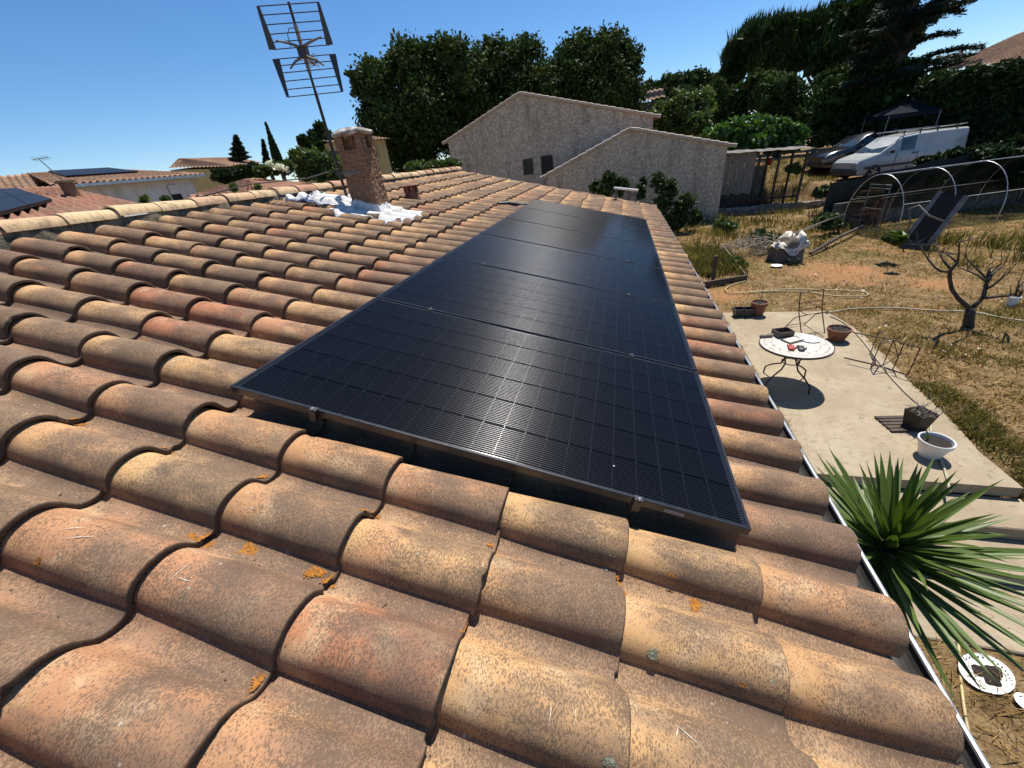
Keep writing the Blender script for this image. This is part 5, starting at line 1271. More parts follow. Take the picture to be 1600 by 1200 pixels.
# dark canopy tent, stone bird table
gz = float(ground_z(16.4, 29.5))
gp = [at_d(1372, 178, 32.5), at_d(1470, 166, 32.0)]
gb = thing('canopy_tent', 'dark blue canopy tent on thin pale posts behind the cars', 'canopy', (gp[0][0], gp[0][1], gz))
c_ = (gp[0] + gp[1]) / 2; hw = np.linalg.norm((gp[1] - gp[0])[:2]) / 2 * 0.78; zt = c_[2] - 0.1
cor = [(c_[0] - hw, c_[1] - 0.4, zt), (c_[0] + hw, c_[1] - 0.9, zt), (c_[0] + hw, c_[1] + 1.6, zt), (c_[0] - hw, c_[1] + 2.0, zt)]; apx = (c_[0] + 0.1, c_[1] + 0.4, zt + 0.55)
m = MB()
for i in range(4):
    m.add([cor[i], cor[(i + 1) % 4], apx], [(0, 1, 2)]); a, b = cor[i], cor[(i + 1) % 4]; m.quad((a[0], a[1], a[2] - 0.2), (b[0], b[1], b[2] - 0.2), b, a)
m.build('canopy', plain('dark_blue_canvas', (0.010, 0.014, 0.022), (0.007, 0.010, 0.016), 3, 0.9, spec=0.1), gb, world=True)
for q in cor:
    m = MB(); m.tube([(q[0], q[1], gz - 0.1), (q[0], q[1], q[2] - 0.05)], 0.03, 6); m.build('post', M_GALV, gb, world=True)
bt = at_d(1277, 212, 37.0); btz = float(ground_z(bt[0], bt[1]))
b_ = thing('stone_table', 'grey stone table with flat top left of the cars', 'table', (bt[0], bt[1], btz))
m = MB(); m.lathe([(0.28, 0), (0.16, 0.1), (0.12, bt[2] - btz - 0.1), (0.2, bt[2] - btz - 0.02)], (0, 0, 0), 10); m.build('pedestal', M_STONE, b_)
m = MB(); m.box((-0.55, -0.4, bt[2] - btz - 0.02), (0.55, 0.4, bt[2] - btz + 0.07), 0.02); m.build('table_top', M_STONE, b_)

# ------------------------------------------------------------------ wooden shelter beside the gable
SY = 24.2
sx0, sx1 = 6.75, 10.55
zt0, zt1 = at_y(1130, 240, SY)[2], at_y(1260, 233, SY)[2]
sh = thing('wooden_shelter', 'open wooden garden shelter with board side and tin roof beside the gable', 'shelter', (sx0, SY, GZ))
for i in range(9):
    m = MB(); x = sx0 + 0.05 + i * 0.165; m.box((x, SY - 0.012 + 0.012 * (i % 2), GZ + 0.95 - 0.05 * (i % 3)), (x + 0.15, SY + 0.02 + 0.012 * (i % 2), zt0 - 0.05)); m.build('board', M_WOOD_GREY, sh, world=True)
for i in range(8):
    m = MB(); x = sx0 + 0.05 + i * 0.2; m.box((x, SY + 0.05, GZ - 0.05), (x + 0.185, SY + 0.08, GZ + 1.0)); m.build('board', M_WOOD_DARK, sh, world=True)
for x in (sx0, 8.45, 9.35, sx1):
    for y in (SY, SY + 1.9):
        m = MB(); m.box((x - 0.05, y - 0.05, GZ - 0.2), (x + 0.05, y + 0.05, (zt0 if x < 8 else zt1) - 0.07)); m.build('post', M_WOOD_DARK, sh, world=True)
for z in (GZ + 0.55, GZ + 0.1):
    m = MB(); m.bar((8.45, SY - 0.01, z), (sx1, SY - 0.01, z), 0.05, 0.09); m.build('rail', M_WOOD_DARK, sh, world=True)
nr_, rings = 34, []
m = MB()
for k in range(nr_ + 1):
    x = sx0 - 0.25 + (sx1 + 0.55 - sx0) * k / nr_; zc = zt0 + (zt1 - zt0) * k / nr_ + 0.010 * math.sin(k * 1.6) + 0.012 * math.sin(k * 0.7)
    rings.append([(x, SY - 0.25, zc), (x, SY + 2.2, zc + 0.12), (x, SY + 2.2, zc + 0.135), (x, SY - 0.25, zc + 0.015)])
m.rings(rings); m.build('tin_roof', plain('old_tin_sheet', (0.17, 0.155, 0.135), (0.09, 0.08, 0.07), 3, 0.85, 0.0), sh, world=True)
# red bucket and bicycle-like frame inside
rb = at_y(1203, 253, SY + 2.6); bk = thing('red_bucket', 'small red bucket in the sun behind the wooden shelter', 'bucket', (rb[0], rb[1], rb[2] - 0.15))
m = MB(); m.lathe([(0.10, 0), (0.15, 0.30), (0.135, 0.30), (0.09, 0.03)], (0, 0, 0), 14, False); m.build('pail', plain('red_plastic', (0.50, 0.07, 0.03)), bk)
m = MB(); m.tube([(-0.15, 0, 0.29), (-0.1, 0, 0.42), (0, 0, 0.46), (0.1, 0, 0.42), (0.15, 0, 0.29)], 0.008, 5); m.build('handle', M_STEEL, bk)
rw = float(rb[2]) - 0.15
m = MB(); m.box((8.2, SY + 2.45, GZ - 0.3), (9.6, SY + 2.95, rw), 0.02); o = m.build('low_wall', M_STONE); tag(o, 'low stone ledge under the red bucket behind the shelter', 'wall')
# low stone retaining wall along the terrace edge, stone by stone
rwall = thing('retaining_wall', 'low rough stone wall at the foot of the wooden shelter and parking', 'wall', (7.0, 23.6, GZ))
rr = np.random.default_rng(77)
for row in range(2):
    x = 6.7
    while x < 13.5:
        w = rr.uniform(0.28, 0.55); m = rough_box((x, 23.45, GZ - 0.1 + row * 0.21), (x + w - 0.02, 23.75, GZ + 0.10 + row * 0.21), 0.2, 0.018, int(x * 37) + row)
        m.build('stone', M_STONE, rwall, world=True); x += w

# ------------------------------------------------------------------ tunnel greenhouse, treadmill and odds and ends
ga = np.array([10.43, 16.8, 0]); gd = np.array([0.955, 0.297, 0]); gp_ = np.array([0.297, -0.955, 0]); GH, GHW = 1.95, 1.15
gh = thing('tunnel_greenhouse', 'low tunnel greenhouse of pale hoops with dark film, right of the treadmill', 'greenhouse', (ga[0], ga[1], GZ))
def hoop(s, n=18): return [ga + gd * s + gp_ * GHW * math.cos(a) + np.array([0, 0, GZ + 0.55 + (GH - 0.55) * math.sin(a)]) for a in np.linspace(0, math.pi, n)]
for s in (0, 1.75, 3.5, 5.25, 7.0, 8.75, 10.5):
    m = MB(); h_ = hoop(s); m.tube([h_[0] - (0, 0, 0.6)] + h_ + [h_[-1] - (0, 0, 0.6)], 0.015, 6); m.build('hoop', M_ZINC, gh, world=True, smooth=True)
for a in (0.5, 0.12, 0.88):
    m = MB(); q = [ga + gd * s + gp_ * GHW * math.cos(a * math.pi) + np.array([0, 0, GZ + 0.55 + (GH - 0.55) * math.sin(a * math.pi)]) for s in (0, 10.5)]; m.tube(q, 0.013, 6); m.build('purlin', M_ZINC, gh, world=True)
tf = NT('dark_greenhouse_film'); tr = tf.new('ShaderNodeBsdfTransparent'); tr.inputs['Color'].default_value = (0.45, 0.52, 0.47, 1); mx = tf.new('ShaderNodeMixShader')
tf.base((0.02, 0.028, 0.024), 0.35); tf.l.new(tf.sstep(tf.noise(tf.coord('Object'), 1.2, 4, 0.6), 0.3, 0.75), mx.inputs[0]); tf.l.new(tr.outputs[0], mx.inputs[1]); tf.l.new(tf.b.outputs[0], mx.inputs[2]); tf.l.new(mx.outputs[0], tf.out.inputs['Surface'])
m = MB(); m.rings([[tuple(p + gp_ * 0.0 + (0, 0, -0.02)) for p in hoop(s)][8:] for s in (0.02, 1.75, 3.5, 5.25, 7.0, 8.75, 10.48)], False, False, closed=False); m.build('film', tf.m, gh, world=True, smooth=True)
dp = ga - gd * 0.02 - np.array([0, 0, 0])
m = MB()
d0, d1 = dp + gp_ * 0.42, dp - gp_ * 0.38
for p in (d0, d1): m.tube([(p[0], p[1], GZ), (p[0], p[1], GZ + 1.62)], 0.02, 6)
for z in (0.1, 0.85, 1.5, 1.62): m.tube([(d0[0], d0[1], GZ + z), (d1[0], d1[1], GZ + z)], 0.016, 6)
m.build('door_frame', M_GALV, gh, world=True)
m = MB(); q0 = ga - gp_ * (GHW + 0.3) - gd * 0.2; q1 = q0 + gd * 7.5; m.slab([(q0[0], q0[1], GZ - 0.1), (q1[0], q1[1], GZ - 0.1), (q1[0], q1[1], GZ + 0.9), (q0[0], q0[1], GZ + 0.9)], 0.12)
o = m.build('block_wall', stucco('grey_block', (0.16, 0.15, 0.13), (0.09, 0.085, 0.075), 6.0, 0.5)); tag(o, 'low grey block wall along the far side of the tunnel greenhouse', 'wall')
nt = thing('windbreak_net', 'dark green windbreak net on posts between the greenhouse and the white van', 'net fence', (q0[0], q0[1], GZ))
w0 = ga - gp_ * (GHW + 0.75) - gd * 0.3
m = MB(); rings = []
for k in range(40):
    p = w0 + gd * 9.5 * k / 39; sag_ = 0.05 * math.sin(k * 0.9) - 0.04 * abs(math.sin(k * math.pi / 6)); zt_ = GZ + 1.62 + 0.45 * min(1, k / 22) + sag_
    rings.append([(p[0], p[1], GZ - 0.1), (p[0] + 0.03 * math.sin(k * 1.3), p[1], (GZ + zt_) / 2), (p[0], p[1], zt_)])
m.rings(rings, False, False, closed=False); m.build('net', M_NET, nt, world=True, smooth=True)
for k in range(0, 40, 6):
    p = w0 + gd * 9.5 * k / 39; m = MB(); m.tube([(p[0], p[1], GZ - 0.2), (p[0], p[1], GZ + 1.68 + 0.45 * min(1, k / 22))], 0.03, 6); m.build('post', M_WOOD_DARK, nt, world=True)
cf = at_z(1590, 275, GZ + 1.0); cfm = thing('cold_frame', 'pale slanted cold frame lid at the right edge beyond the greenhouse', 'cold frame', (cf[0], cf[1], GZ))
m = MB(); m.slab([(-0.55, -0.3, 0.92), (0.8, -0.5, 0.95), (0.9, 0.3, 1.15), (-0.5, 0.5, 1.12)], 0.04); m.build('lid', M_WHITE_PLASTIC, cfm)
for x, y in ((-0.45, -0.2), (0.7, -0.4), (0.75, 0.25), (-0.4, 0.42)):
    m = MB(); m.bar((x, y, -0.05), (x, y, 0.90), 0.05, 0.05); m.build('leg', M_GALV, cfm)

tb = at_z(1425, 388, GZ); tt = tb + np.array([0.62, 0.12, 0]); 
tm = thing('treadmill', 'old black treadmill tipped up on end against the greenhouse', 'treadmill', tb)
ax_ = np.array([0.52, 0.10, 0]) + np.array([0, 0, 1.42]); Ln = np.linalg.norm(ax_); axn = ax_ / Ln
sd = np.array([0.72, -0.69, 0.0]); sd = sd - axn * (sd @ axn); sd /= np.linalg.norm(sd); nn = -np.cross(sd, axn)
def dk(a, b, c): return tuple(sd * a + nn * b + axn * c)
def dbox(mm, a0, a1, b0, b1, c0, c1):
    mm.rings([[dk(a0, b0, c0), dk(a1, b0, c0), dk(a1, b1, c0), dk(a0, b1, c0)], [dk(a0, b0, c1), dk(a1, b0, c1), dk(a1, b1, c1), dk(a0, b1, c1)]])
m = MB(); dbox(m, -0.24, 0.24, -0.03, 0.03, 0.06, Ln + 0.06); m.build('running_belt', plain('treadmill_belt', (0.012, 0.012, 0.012), (0.02, 0.02, 0.02), 9, 0.9, bump=0.2), tm)
for s in (-1, 1):
    m = MB(); dbox(m, s * 0.30 - 0.055, s * 0.30 + 0.055, -0.045, 0.05, 0.03, Ln + 0.09); m.build('side_rail', plain('grey_plastic', (0.20, 0.20, 0.195), (0.12, 0.12, 0.115), 5, 0.6) if s < 0 else MATS['grey_plastic'], tm)
m = MB(); dbox(m, -0.36, 0.36, -0.10, 0.10, -0.05, 0.22); m.build('motor_cover', M_BLACK_PLASTIC, tm)
m = MB(); m.tube([dk(-0.34, 0.05, 0.2), dk(-0.36, -0.35, 0.62), dk(-0.60, -0.40, 0.98), dk(-0.46, -0.38, 1.12), dk(-0.1, -0.32, 0.92), dk(0.30, -0.2, 0.86)], 0.026, 7); m.build('handrail', M_GALV, tm, smooth=True)

# dead branches, tarp bundle, post and board, dish
r5 = np.random.default_rng(5)
bp = at_z(1182, 396, GZ); o = thing('branch_pile', 'heap of dry pale cut branches in the weeds', 'branches', bp); m = MB()
for i in range(150):
    a = r5.normal(0, 0.45, 3) * (1.2, 0.6, 0.28) + (0, 0, 0.26); d = r5.normal(0, 1, 3) * (1, 0.7, 0.28); d = d / np.linalg.norm(d) * r5.uniform(0.3, 0.9)
    a[2] = abs(a[2]); m.tube([a - d / 2, a + r5.normal(0, 0.05, 3), a + d / 2], [0.012, 0.009, 0.004], 4)
m.build('twigs', M_TWIG, o)
for i in range(5):
    m = MB(); e = np.array([1.2 + 0.3 * i, 0.4 * r5.normal(), 0.5 + 0.15 * i]); m.tube([(0.1 * i, 0, 0.1), e * 0.5 + (0, 0, 0.1), e], [0.025, 0.018, 0.006], 5); m.build('branch', M_TWIG, o)
tp_ = at_z(1226, 406, GZ); o = thing('tarp_bundle', 'pale sheet draped over a heap beside the cut branches', 'tarp', tp_)
def drape(rx, ry, h, seed, skirt):
    r = np.random.default_rng(seed); mm = MB(); rings = []; n = 26
    ph = r.uniform(0, 6, 6)
    for k, (f, z) in enumerate(((1.12, 0.0), (1.05, 0.2), (0.98, 0.5), (0.9, 0.8), (0.72, 0.96), (0.4, 1.03), (0.05, 1.0))):
        rings.append([(rx * f * (1 + (0.13 * math.sin(5 * a + ph[0]) + 0.08 * math.sin(9 * a + ph[1])) * (1.1 - z * 0.6)) * math.cos(a), ry * f * (1 + (0.13 * math.sin(5 * a + ph[0]) + 0.08 * math.sin(9 * a + ph[1])) * (1.1 - z * 0.6)) * math.sin(a),
                       h * z * (1 + 0.10 * math.sin(3 * a + ph[2]))) for a in np.linspace(0, 2 * math.pi, n, endpoint=False)])
    mm.rings(rings, False, True); return mm
drape(0.42, 0.35, 0.66, 3, 0).build('heap', plain('grey_brown_cloth', (0.16, 0.13, 0.10), (0.09, 0.07, 0.055), 6, 0.9, bump=0.6), o, smooth=True)
mm = drape(0.46, 0.38, 0.30, 9, 0); mm.jitter(0.035, 6); mm.v = [(x, y, z + 0.34 + 0.16 * math.sin(x * 7 + y * 5)) for x, y, z in mm.v]; mm.build('sheet', M_TARP, o, smooth=True)
pp = at_z(1113, 441, GZ); m = MB(); m.box((-0.045, -0.045, -0.2), (0.045, 0.045, 0.78), 0.01); m.bar((-0.16, 0, 0.72), (0.02, 0, 0.74), 0.02, 0.03); m.v = [(x + pp[0], y + pp[1], z + pp[2]) for x, y, z in m.v]; o = m.build('wooden_post', M_WOOD_DARK, loc=pp); tag(o, 'short wooden post in the weeds near the eave', 'post')
b0, b1 = at_z(1098, 449, GZ), at_z(1166, 438, GZ); m = MB(); m.bar(b0 + (0, 0, 0.07), b1 + (0, 0, 0.07), 0.06, 0.18); o = m.build('edging_board', M_WOOD_DARK, loc=b0); tag(o, 'weathered timber edging board lying by the wooden post', 'board')
b0, b1 = at_z(1128, 400, GZ), at_z(1163, 433, GZ); m = MB(); m.tube([b0 + (0, 0, 0.35), b1 + (0, 0, 0.12)], 0.014, 5); o = m.build('thin_pole', M_TWIG, loc=b0); tag(o, 'thin pale pole leaning over the weeds by the post', 'pole')
ds = at_z(1213, 417, GZ); m = MB(); m.lathe([(0.05, 0.0), (0.15, 0.03), (0.17, 0.05), (0.14, 0.045), (0.04, 0.02)], tuple(ds), 18); o = m.build('white_dish', M_WHITE_PLASTIC, loc=ds, smooth=True); tag(o, 'white dish lying on the ground by the tarp heap', 'dish')
ds = at_z(1238, 413, GZ); o = thing('plastic_crate', 'small dark green crate on the ground right of the white dish', 'crate', ds); m = MB()
for lo, hi in (((-0.15, -0.1, 0), (0.15, 0.1, 0.02)), ((-0.15, -0.1, 0.02), (-0.135, 0.1, 0.16)), ((0.135, -0.1, 0.02), (0.15, 0.1, 0.16)), ((-0.135, -0.1, 0.02), (0.135, -0.085, 0.16)), ((-0.135, 0.085, 0.02), (0.135, 0.1, 0.16))): m.box(lo, hi)
m.build('crate_shell', plain('dark_green_plastic', (0.015, 0.03, 0.02)), o)
lg0 = at_z(1265, 400, GZ); lg1 = at_z(1345, 362, GZ); m = MB(); m.tube([lg0 + (0, 0, 0.08), (lg0 + lg1) / 2 + (0, 0, 0.2), lg1 + (0, 0, 0.2)], [0.05, 0.06, 0.05], 7); o = m.build('fallen_pole', M_WOOD_DARK, loc=lg0); tag(o, 'dark wooden pole lying from the weeds to the greenhouse door', 'pole')
lp = at_z(1345, 352, GZ); o = thing('log_stack', 'stack of reddish timber and roots left of the greenhouse door', 'timber', lp)
for i in range(6):
    m = MB(); z = 0.2 + 0.20 * i; m.bar((-0.5 + 0.05 * (i % 2), -0.1 * (i % 3), z + 0.06), (0.42, 0.1 * (i % 2), z - 0.04), 0.13, 0.09); m.build('timber', M_WOOD_RED, o)
m = MB()
for i in range(26):
    a = r5.normal(0, 0.16, 3) * (1, 1, 0); m.tube([a + (0.25, -0.1, 0.02), a * 0.6 + (0.22, -0.1, 0.45), a * 1.3 + (0.25 + r5.normal(0, .08), -0.1, 0.95)], [0.02, 0.016, 0.006], 4)
m.build('roots', M_WOOD_RED, o)

# bare pruned tree
tr0 = at_z(1512, 510, GZ); bt_ = thing('bare_tree', 'bare pruned fruit tree with dark branches on the dry lawn', 'tree', tr0)
TY = tr0[1]
def bp_(x, y, dy=0.0): return at_y(x, y, TY + dy)
limbs = [([(1512, 516), (1514, 498), (1517, 481)], [0.115, 0.10, 0.095], 0), ([(1517, 484), (1497, 466), (1487, 452), (1484, 436), (1484, 424), (1491, 416), (1496, 410)], [0.075, 0.062, 0.055, 0.052, 0.05, 0.042, 0.036], -0.1),
         ([(1496, 411), (1498, 398), (1499, 378)], [0.034, 0.026, 0.016], -0.2), ([(1485, 425), (1470, 424), (1461, 418), (1450, 405), (1434, 379)], [0.04, 0.034, 0.028, 0.022, 0.012], 0.1), ([(1488, 423), (1475, 409), (1468, 396), (1465, 384)], [0.04, 0.032, 0.024, 0.016], 0.25), ([(1496, 411), (1484, 400), (1474, 394)], [0.03, 0.022, 0.012], 0.1),
         ([(1517, 483), (1529, 472), (1537, 462), (1541, 445), (1544, 430), (1546, 419)], [0.075, 0.064, 0.058, 0.05, 0.042, 0.03], 0.1), ([(1541, 440), (1528, 430), (1512, 423), (1497, 417)], [0.036, 0.03, 0.024, 0.014], 0.3), ([(1540, 434), (1524, 418), (1510, 404)], [0.032, 0.025, 0.014], -0.2),
         ([(1540, 452), (1550, 447), (1560, 439), (1575, 427)], [0.04, 0.034, 0.028, 0.016], -0.1), ([(1543, 440), (1551, 428), (1557, 421), (1567, 418)], [0.042, 0.036, 0.03, 0.016], 0.2), ([(1534, 466), (1547, 465), (1562, 463), (1578, 462), (1590, 456)], [0.045, 0.04, 0.036, 0.032, 0.022], -0.25), ([(1585, 461), (1593, 462), (1597, 456)], [0.034, 0.036, 0.024], -0.25), ([(1588, 459), (1589, 450)], [0.03, 0.016], -0.25)]
for i, (pts, rad, dy) in enumerate(limbs):
    P = [bp_(x, y, dy * (k / (len(pts) - 1)) * 1.5) for k, (x, y) in enumerate(pts)]
    m = MB(); m.tube(P, [r * (0.78 if i == 0 else 0.6) for r in rad], 8); m.build('trunk' if i == 0 else 'limb', M_BARK, bt_, world=True, smooth=True)

rtw = np.random.default_rng(3)
for i, (pts, rad, dy) in enumerate(limbs[2:]):
    for q in range(3):
        p = bp_(*pts[-1 - (q % 2)], dy * 1.5); d = rtw.normal(0, 1, 3) * (0.10, 0.10, 0.08) + (0, 0, 0.10); m = MB(); m.tube([p, p + d * 0.6 + rtw.normal(0, .01, 3), p + d * 1.4], [0.010, 0.007, 0.003], 5); m.build('twig', M_BARK, bt_, world=True)
# ------------------------------------------------------------------ terrace things
def pot(name, label, c, prof, mat, soil_z, soil_r, cat='pot', n=24, group=None):
    o = thing(name, label, cat, c, group=group); m = MB(); m.rings([[(r * math.cos(2 * math.pi * k / n), r * math.sin(2 * math.pi * k / n), z) for k in range(n)] for r, z in prof], True, False); autosmooth(m.build('pot_body', mat, o), 40)
    m = MB(); m.lathe([(soil_r, soil_z), (soil_r * 0.5, soil_z + 0.012), (0.001, soil_z + 0.008)], (0, 0, 0), 18, False); m.build('soil', M_SOIL, o); return o
c = at_z(1183, 492, GZ)
o = pot('terracotta_pot', 'terracotta pot with bare stem at the far end of the terrace', c, [(0.115, 0.0), (0.155, 0.24), (0.175, 0.245), (0.178, 0.32), (0.158, 0.322), (0.15, 0.28)], M_CERAMIC_POT, 0.285, 0.15)
m = MB(); m.tube([(0, 0, 0.28), (0.01, 0, 0.5), (-0.01, 0.0, 0.72)], [0.010, 0.008, 0.004], 5); m.tube([(0.0, 0, 0.4), (0.06, 0.02, 0.52)], [0.005, 0.002], 4); m.tube([(0.005, 0, 0.5), (-0.05, 0.02, 0.6)], [0.005, 0.002], 4); m.build('stem', M_TWIG, o)
for i, (x, y) in enumerate(((1152, 492), (1167, 492))):
    c = at_z(x, y + 2, GZ); o = thing('nursery_pot', ['square black nursery pot, left of the pair beside the terracotta pot', 'square black nursery pot touching the terracotta pot'][i], 'pot', c, 0.15, 'black square pots')
    m = MB(); s0, s1, h = 0.075, 0.105, 0.20
    sq = lambda s, z: [(-s, -s, z), (s, -s, z), (s, s, z), (-s, s, z)]
    m.rings([sq(s0, 0), sq(s1, h), sq(s1 - 0.012, h), sq(s0 - 0.006, 0.06)], True, True); m.build('pot_body', M_BLACK_PLASTIC, o)
c = at_z(1306, 531, GZ)
o = pot('terracotta_bowl', 'wide terracotta bowl of dry soil beside the table and chairs', c, [(0.125, 0.0), (0.185, 0.20), (0.20, 0.205), (0.203, 0.25), (0.182, 0.25), (0.172, 0.20)], M_CERAMIC_POT, 0.215, 0.175)
m = MB()
for i in range(22):
    a = r5.uniform(0, 6.28); r0_ = r5.uniform(0.02, 0.14); b = np.array([r0_ * math.cos(a), r0_ * math.sin(a), 0.21]); m.tube([b, b + r5.normal(0, 0.04, 3) + (0, 0, 0.08)], [0.004, 0.002], 4)
stuff(m.build('dry_stalks', M_TWIG, o))
c = at_z(1428, 668, GZ)
o = thing('square_planter', 'dark square planter of dry twigs near the white bowl', 'planter', c, 0.35); sq = lambda s, z: [(-s, -s, z), (s, -s, z), (s, s, z), (-s, s, z)]
m = MB(); m.rings([sq(0.085, 0), sq(0.122, 0.27), sq(0.110, 0.27), sq(0.10, 0.22)], True, True); m.build('pot_body', plain('dark_brown_plastic', (0.035, 0.024, 0.018)), o)
m = MB(); m.box((-0.1, -0.1, 0.215), (0.1, 0.1, 0.24), 0.01); m.build('soil', M_SOIL, o)
m = MB()
for i in range(46):
    a = r5.uniform(0, 6.28); b = np.array([r5.uniform(-.09, .09), r5.uniform(-.09, .09), 0.235]); e = b + np.array([0.13 * math.cos(a), 0.13 * math.sin(a), r5.uniform(0.02, 0.18)]); m.tube([b, (b + e) / 2 + (0, 0, 0.04), e], [0.004, 0.003, 0.0015], 4)
m.build('dry_twigs', M_TWIG, o)
pc = at_z(1407, 664, GZ); o = thing('slatted_tray', 'dark slatted wooden tray lying beside the square planter', 'tray', (pc[0], pc[1], GZ), 0.12)
for i in range(5):
    m = MB(); m.box((-0.22, -0.17 + i * 0.075, 0.012), (0.18, -0.115 + i * 0.075, 0.03)); m.build('slat', M_WOOD_DARK, o)
for x in (-0.18, 0.13):
    m = MB(); m.box((x, -0.17, 0.0), (x + 0.04, 0.185, 0.011)); m.build('batten', M_WOOD_DARK, o)
c = at_z(1451, 711, GZ)
o = pot('white_bowl_planter', 'white round bowl planter with a small green shoot on the terrace', c, [(0.105, 0.0), (0.11, 0.02), (0.155, 0.19), (0.168, 0.195), (0.172, 0.245), (0.164, 0.252), (0.154, 0.245), (0.146, 0.18)], M_WHITE_PLASTIC, 0.20, 0.148, 'planter', 32)
for i, (dx, dy, h) in enumerate(((-0.05, 0.04, 0.16), (-0.03, 0.05, 0.12), (-0.07, 0.03, 0.10))):
    m = MB(); b = np.array([-0.06, 0.03, 0.20]); e = b + (dx, dy, h); m.add([b + (0.012, 0, 0), b - (0.012, 0, 0), (b + e) / 2 - (0.014, 0, -0.01), e, (b + e) / 2 + (0.016, 0, 0.01)], [(0, 4, 3, 2, 1)]); m.build('shoot', L_FIG, o)
# table
TC = at_z(1243, 538, GZ + 0.72); tbl = thing('mosaic_table', 'round mosaic garden table with curved iron legs on the terrace', 'table', (TC[0], TC[1], GZ))
tm_ = NT('mosaic_top'); ob = tm_.coord('Object'); sp = tm_.new('ShaderNodeSeparateXYZ'); tm_.l.new(ob, sp.inputs[0])
rad = tm_.math('SQRT', tm_.math('ADD', tm_.math('POWER', sp.outputs[0], 2.0), tm_.math('POWER', sp.outputs[1], 2.0)))
ang = tm_.math('ARCTAN2', sp.outputs[1], sp.outputs[0])
stn = tm_.mix(tm_.sstep(tm_.noise(ob, 14, 5, 0.65), 0.4, 0.65), (0.62, 0.58, 0.52), (0.42, 0.37, 0.31))
ring1 = tm_.math('LESS_THAN', tm_.math('ABSOLUTE', tm_.math('SUBTRACT', rad, 0.44)), 0.006); ring2 = tm_.math('LESS_THAN', tm_.math('ABSOLUTE', tm_.math('SUBTRACT', rad, 0.33)), 0.006)
dia = tm_.math('LESS_THAN', tm_.math('ABSOLUTE', tm_.math('SUBTRACT', tm_.math('ABSOLUTE', tm_.math('SUBTRACT', tm_.math('FRACT', tm_.math('MULTIPLY', ang, 16 / 6.2832)), 0.5)), tm_.math('MULTIPLY', tm_.math('SUBTRACT', rad, 0.335), 4.7))), 0.045)
band = tm_.math('MULTIPLY', tm_.math('GREATER_THAN', rad, 0.335), tm_.math('LESS_THAN', rad, 0.44))
pat = tm_.math('MAXIMUM', tm_.math('MAXIMUM', ring1, ring2), tm_.math('MULTIPLY', dia, band))
tm_.base(tm_.mix(tm_.math('MULTIPLY', pat, 0.8), stn, (0.16, 0.11, 0.08)), 0.6, 0, 0.3)
m = MB(); m.lathe([(0.40, 0.70), (0.498, 0.70), (0.498, 0.722), (0.49, 0.728), (0.001, 0.728)], (0, 0, 0), 48); autosmooth(m.build('table_top', tm_.m, tbl), 30)
m = MB(); m.lathe([(0.50, 0.693), (0.512, 0.693), (0.512, 0.724), (0.50, 0.724)], (0, 0, 0), 48, False); m.build('rim', M_IRON, tbl)
for k in range(4):
    a = 2 * math.pi * k / 4 + 0.55; d = np.array([math.cos(a), math.sin(a), 0]); m = MB()
    m.tube([d * 0.26 + (0, 0, 0.69), d * 0.24 + (0, 0, 0.62), d * 0.15 + (0, 0, 0.50), d * 0.11 + (0, 0, 0.40), d * 0.16 + (0, 0, 0.30), d * 0.30 + (0, 0, 0.22), d * 0.42 + (0, 0, 0.12), d * 0.43 + (0, 0, 0.0)], 0.013, 7); m.build('leg', M_IRON, tbl, smooth=True)
m = MB(); m.tube([(0.125 * math.cos(a), 0.125 * math.sin(a), 0.40) for a in np.linspace(0, 2 * math.pi, 17)], 0.009, 6); m.build('leg_ring', M_IRON, tbl)
tz = GZ + 0.7285
def on_table(x, y, dz=0.0): p = at_z(x, y, tz + dz); return p
c = on_table(1222, 524); o = thing('metal_box', 'open dark metal box on the mosaic table', 'box', (c[0], c[1], tz), 0.25); m = MB()
for lo, hi in (((-0.13, -0.10, 0), (0.13, 0.10, 0.008)), ((-0.13, -0.10, 0.008), (-0.122, 0.10, 0.10)), ((0.122, -0.10, 0.008), (0.13, 0.10, 0.10)), ((-0.122, -0.10, 0.008), (0.122, -0.092, 0.10)), ((-0.122, 0.092, 0.008), (0.122, 0.10, 0.10))): m.box(lo, hi)
m.build('box_shell', plain('brown_tin', (0.12, 0.09, 0.07)), o)
c = on_table(1238, 532); o = thing('tool_tray', 'shallow dark tray beside the metal box on the table', 'tray', (c[0], c[1], tz), 0.5); m = MB(); m.box((-0.15, -0.10, 0), (0.15, 0.10, 0.015), 0.004); m.build('tray_base', M_BLACK_PLASTIC, o)
m = MB(); m.box((-0.12, -0.07, 0.016), (0.11, 0.07, 0.02)); m.build('paper', M_TARP, o)
c = on_table(1266, 531); m = MB(); m.lathe([(0.09, 0), (0.135, 0.012), (0.14, 0.017), (0.13, 0.015), (0.085, 0.006), (0.001, 0.006)], (c[0], c[1], tz), 28); o = autosmooth(m.build('white_plate', M_WHITE_PLASTIC, loc=(c[0], c[1], tz))); tag(o, 'white plate lying on the mosaic table', 'plate')
c = on_table(1197, 527); a = np.array([c[0], c[1], tz + 0.028]); m = MB(); m.tube([a + (-0.10, -0.02, 0), a + (0.10, 0.02, 0)], 0.028, 10); o = m.build('paper_roll', M_WOOD_GREY, loc=a, smooth=True); tag(o, 'brown roll at the left rim of the mosaic table', 'roll')
c = on_table(1243, 545); o = thing('work_gloves', 'red and black work gloves on the front of the mosaic table', 'gloves', (c[0], c[1], tz), -0.2)
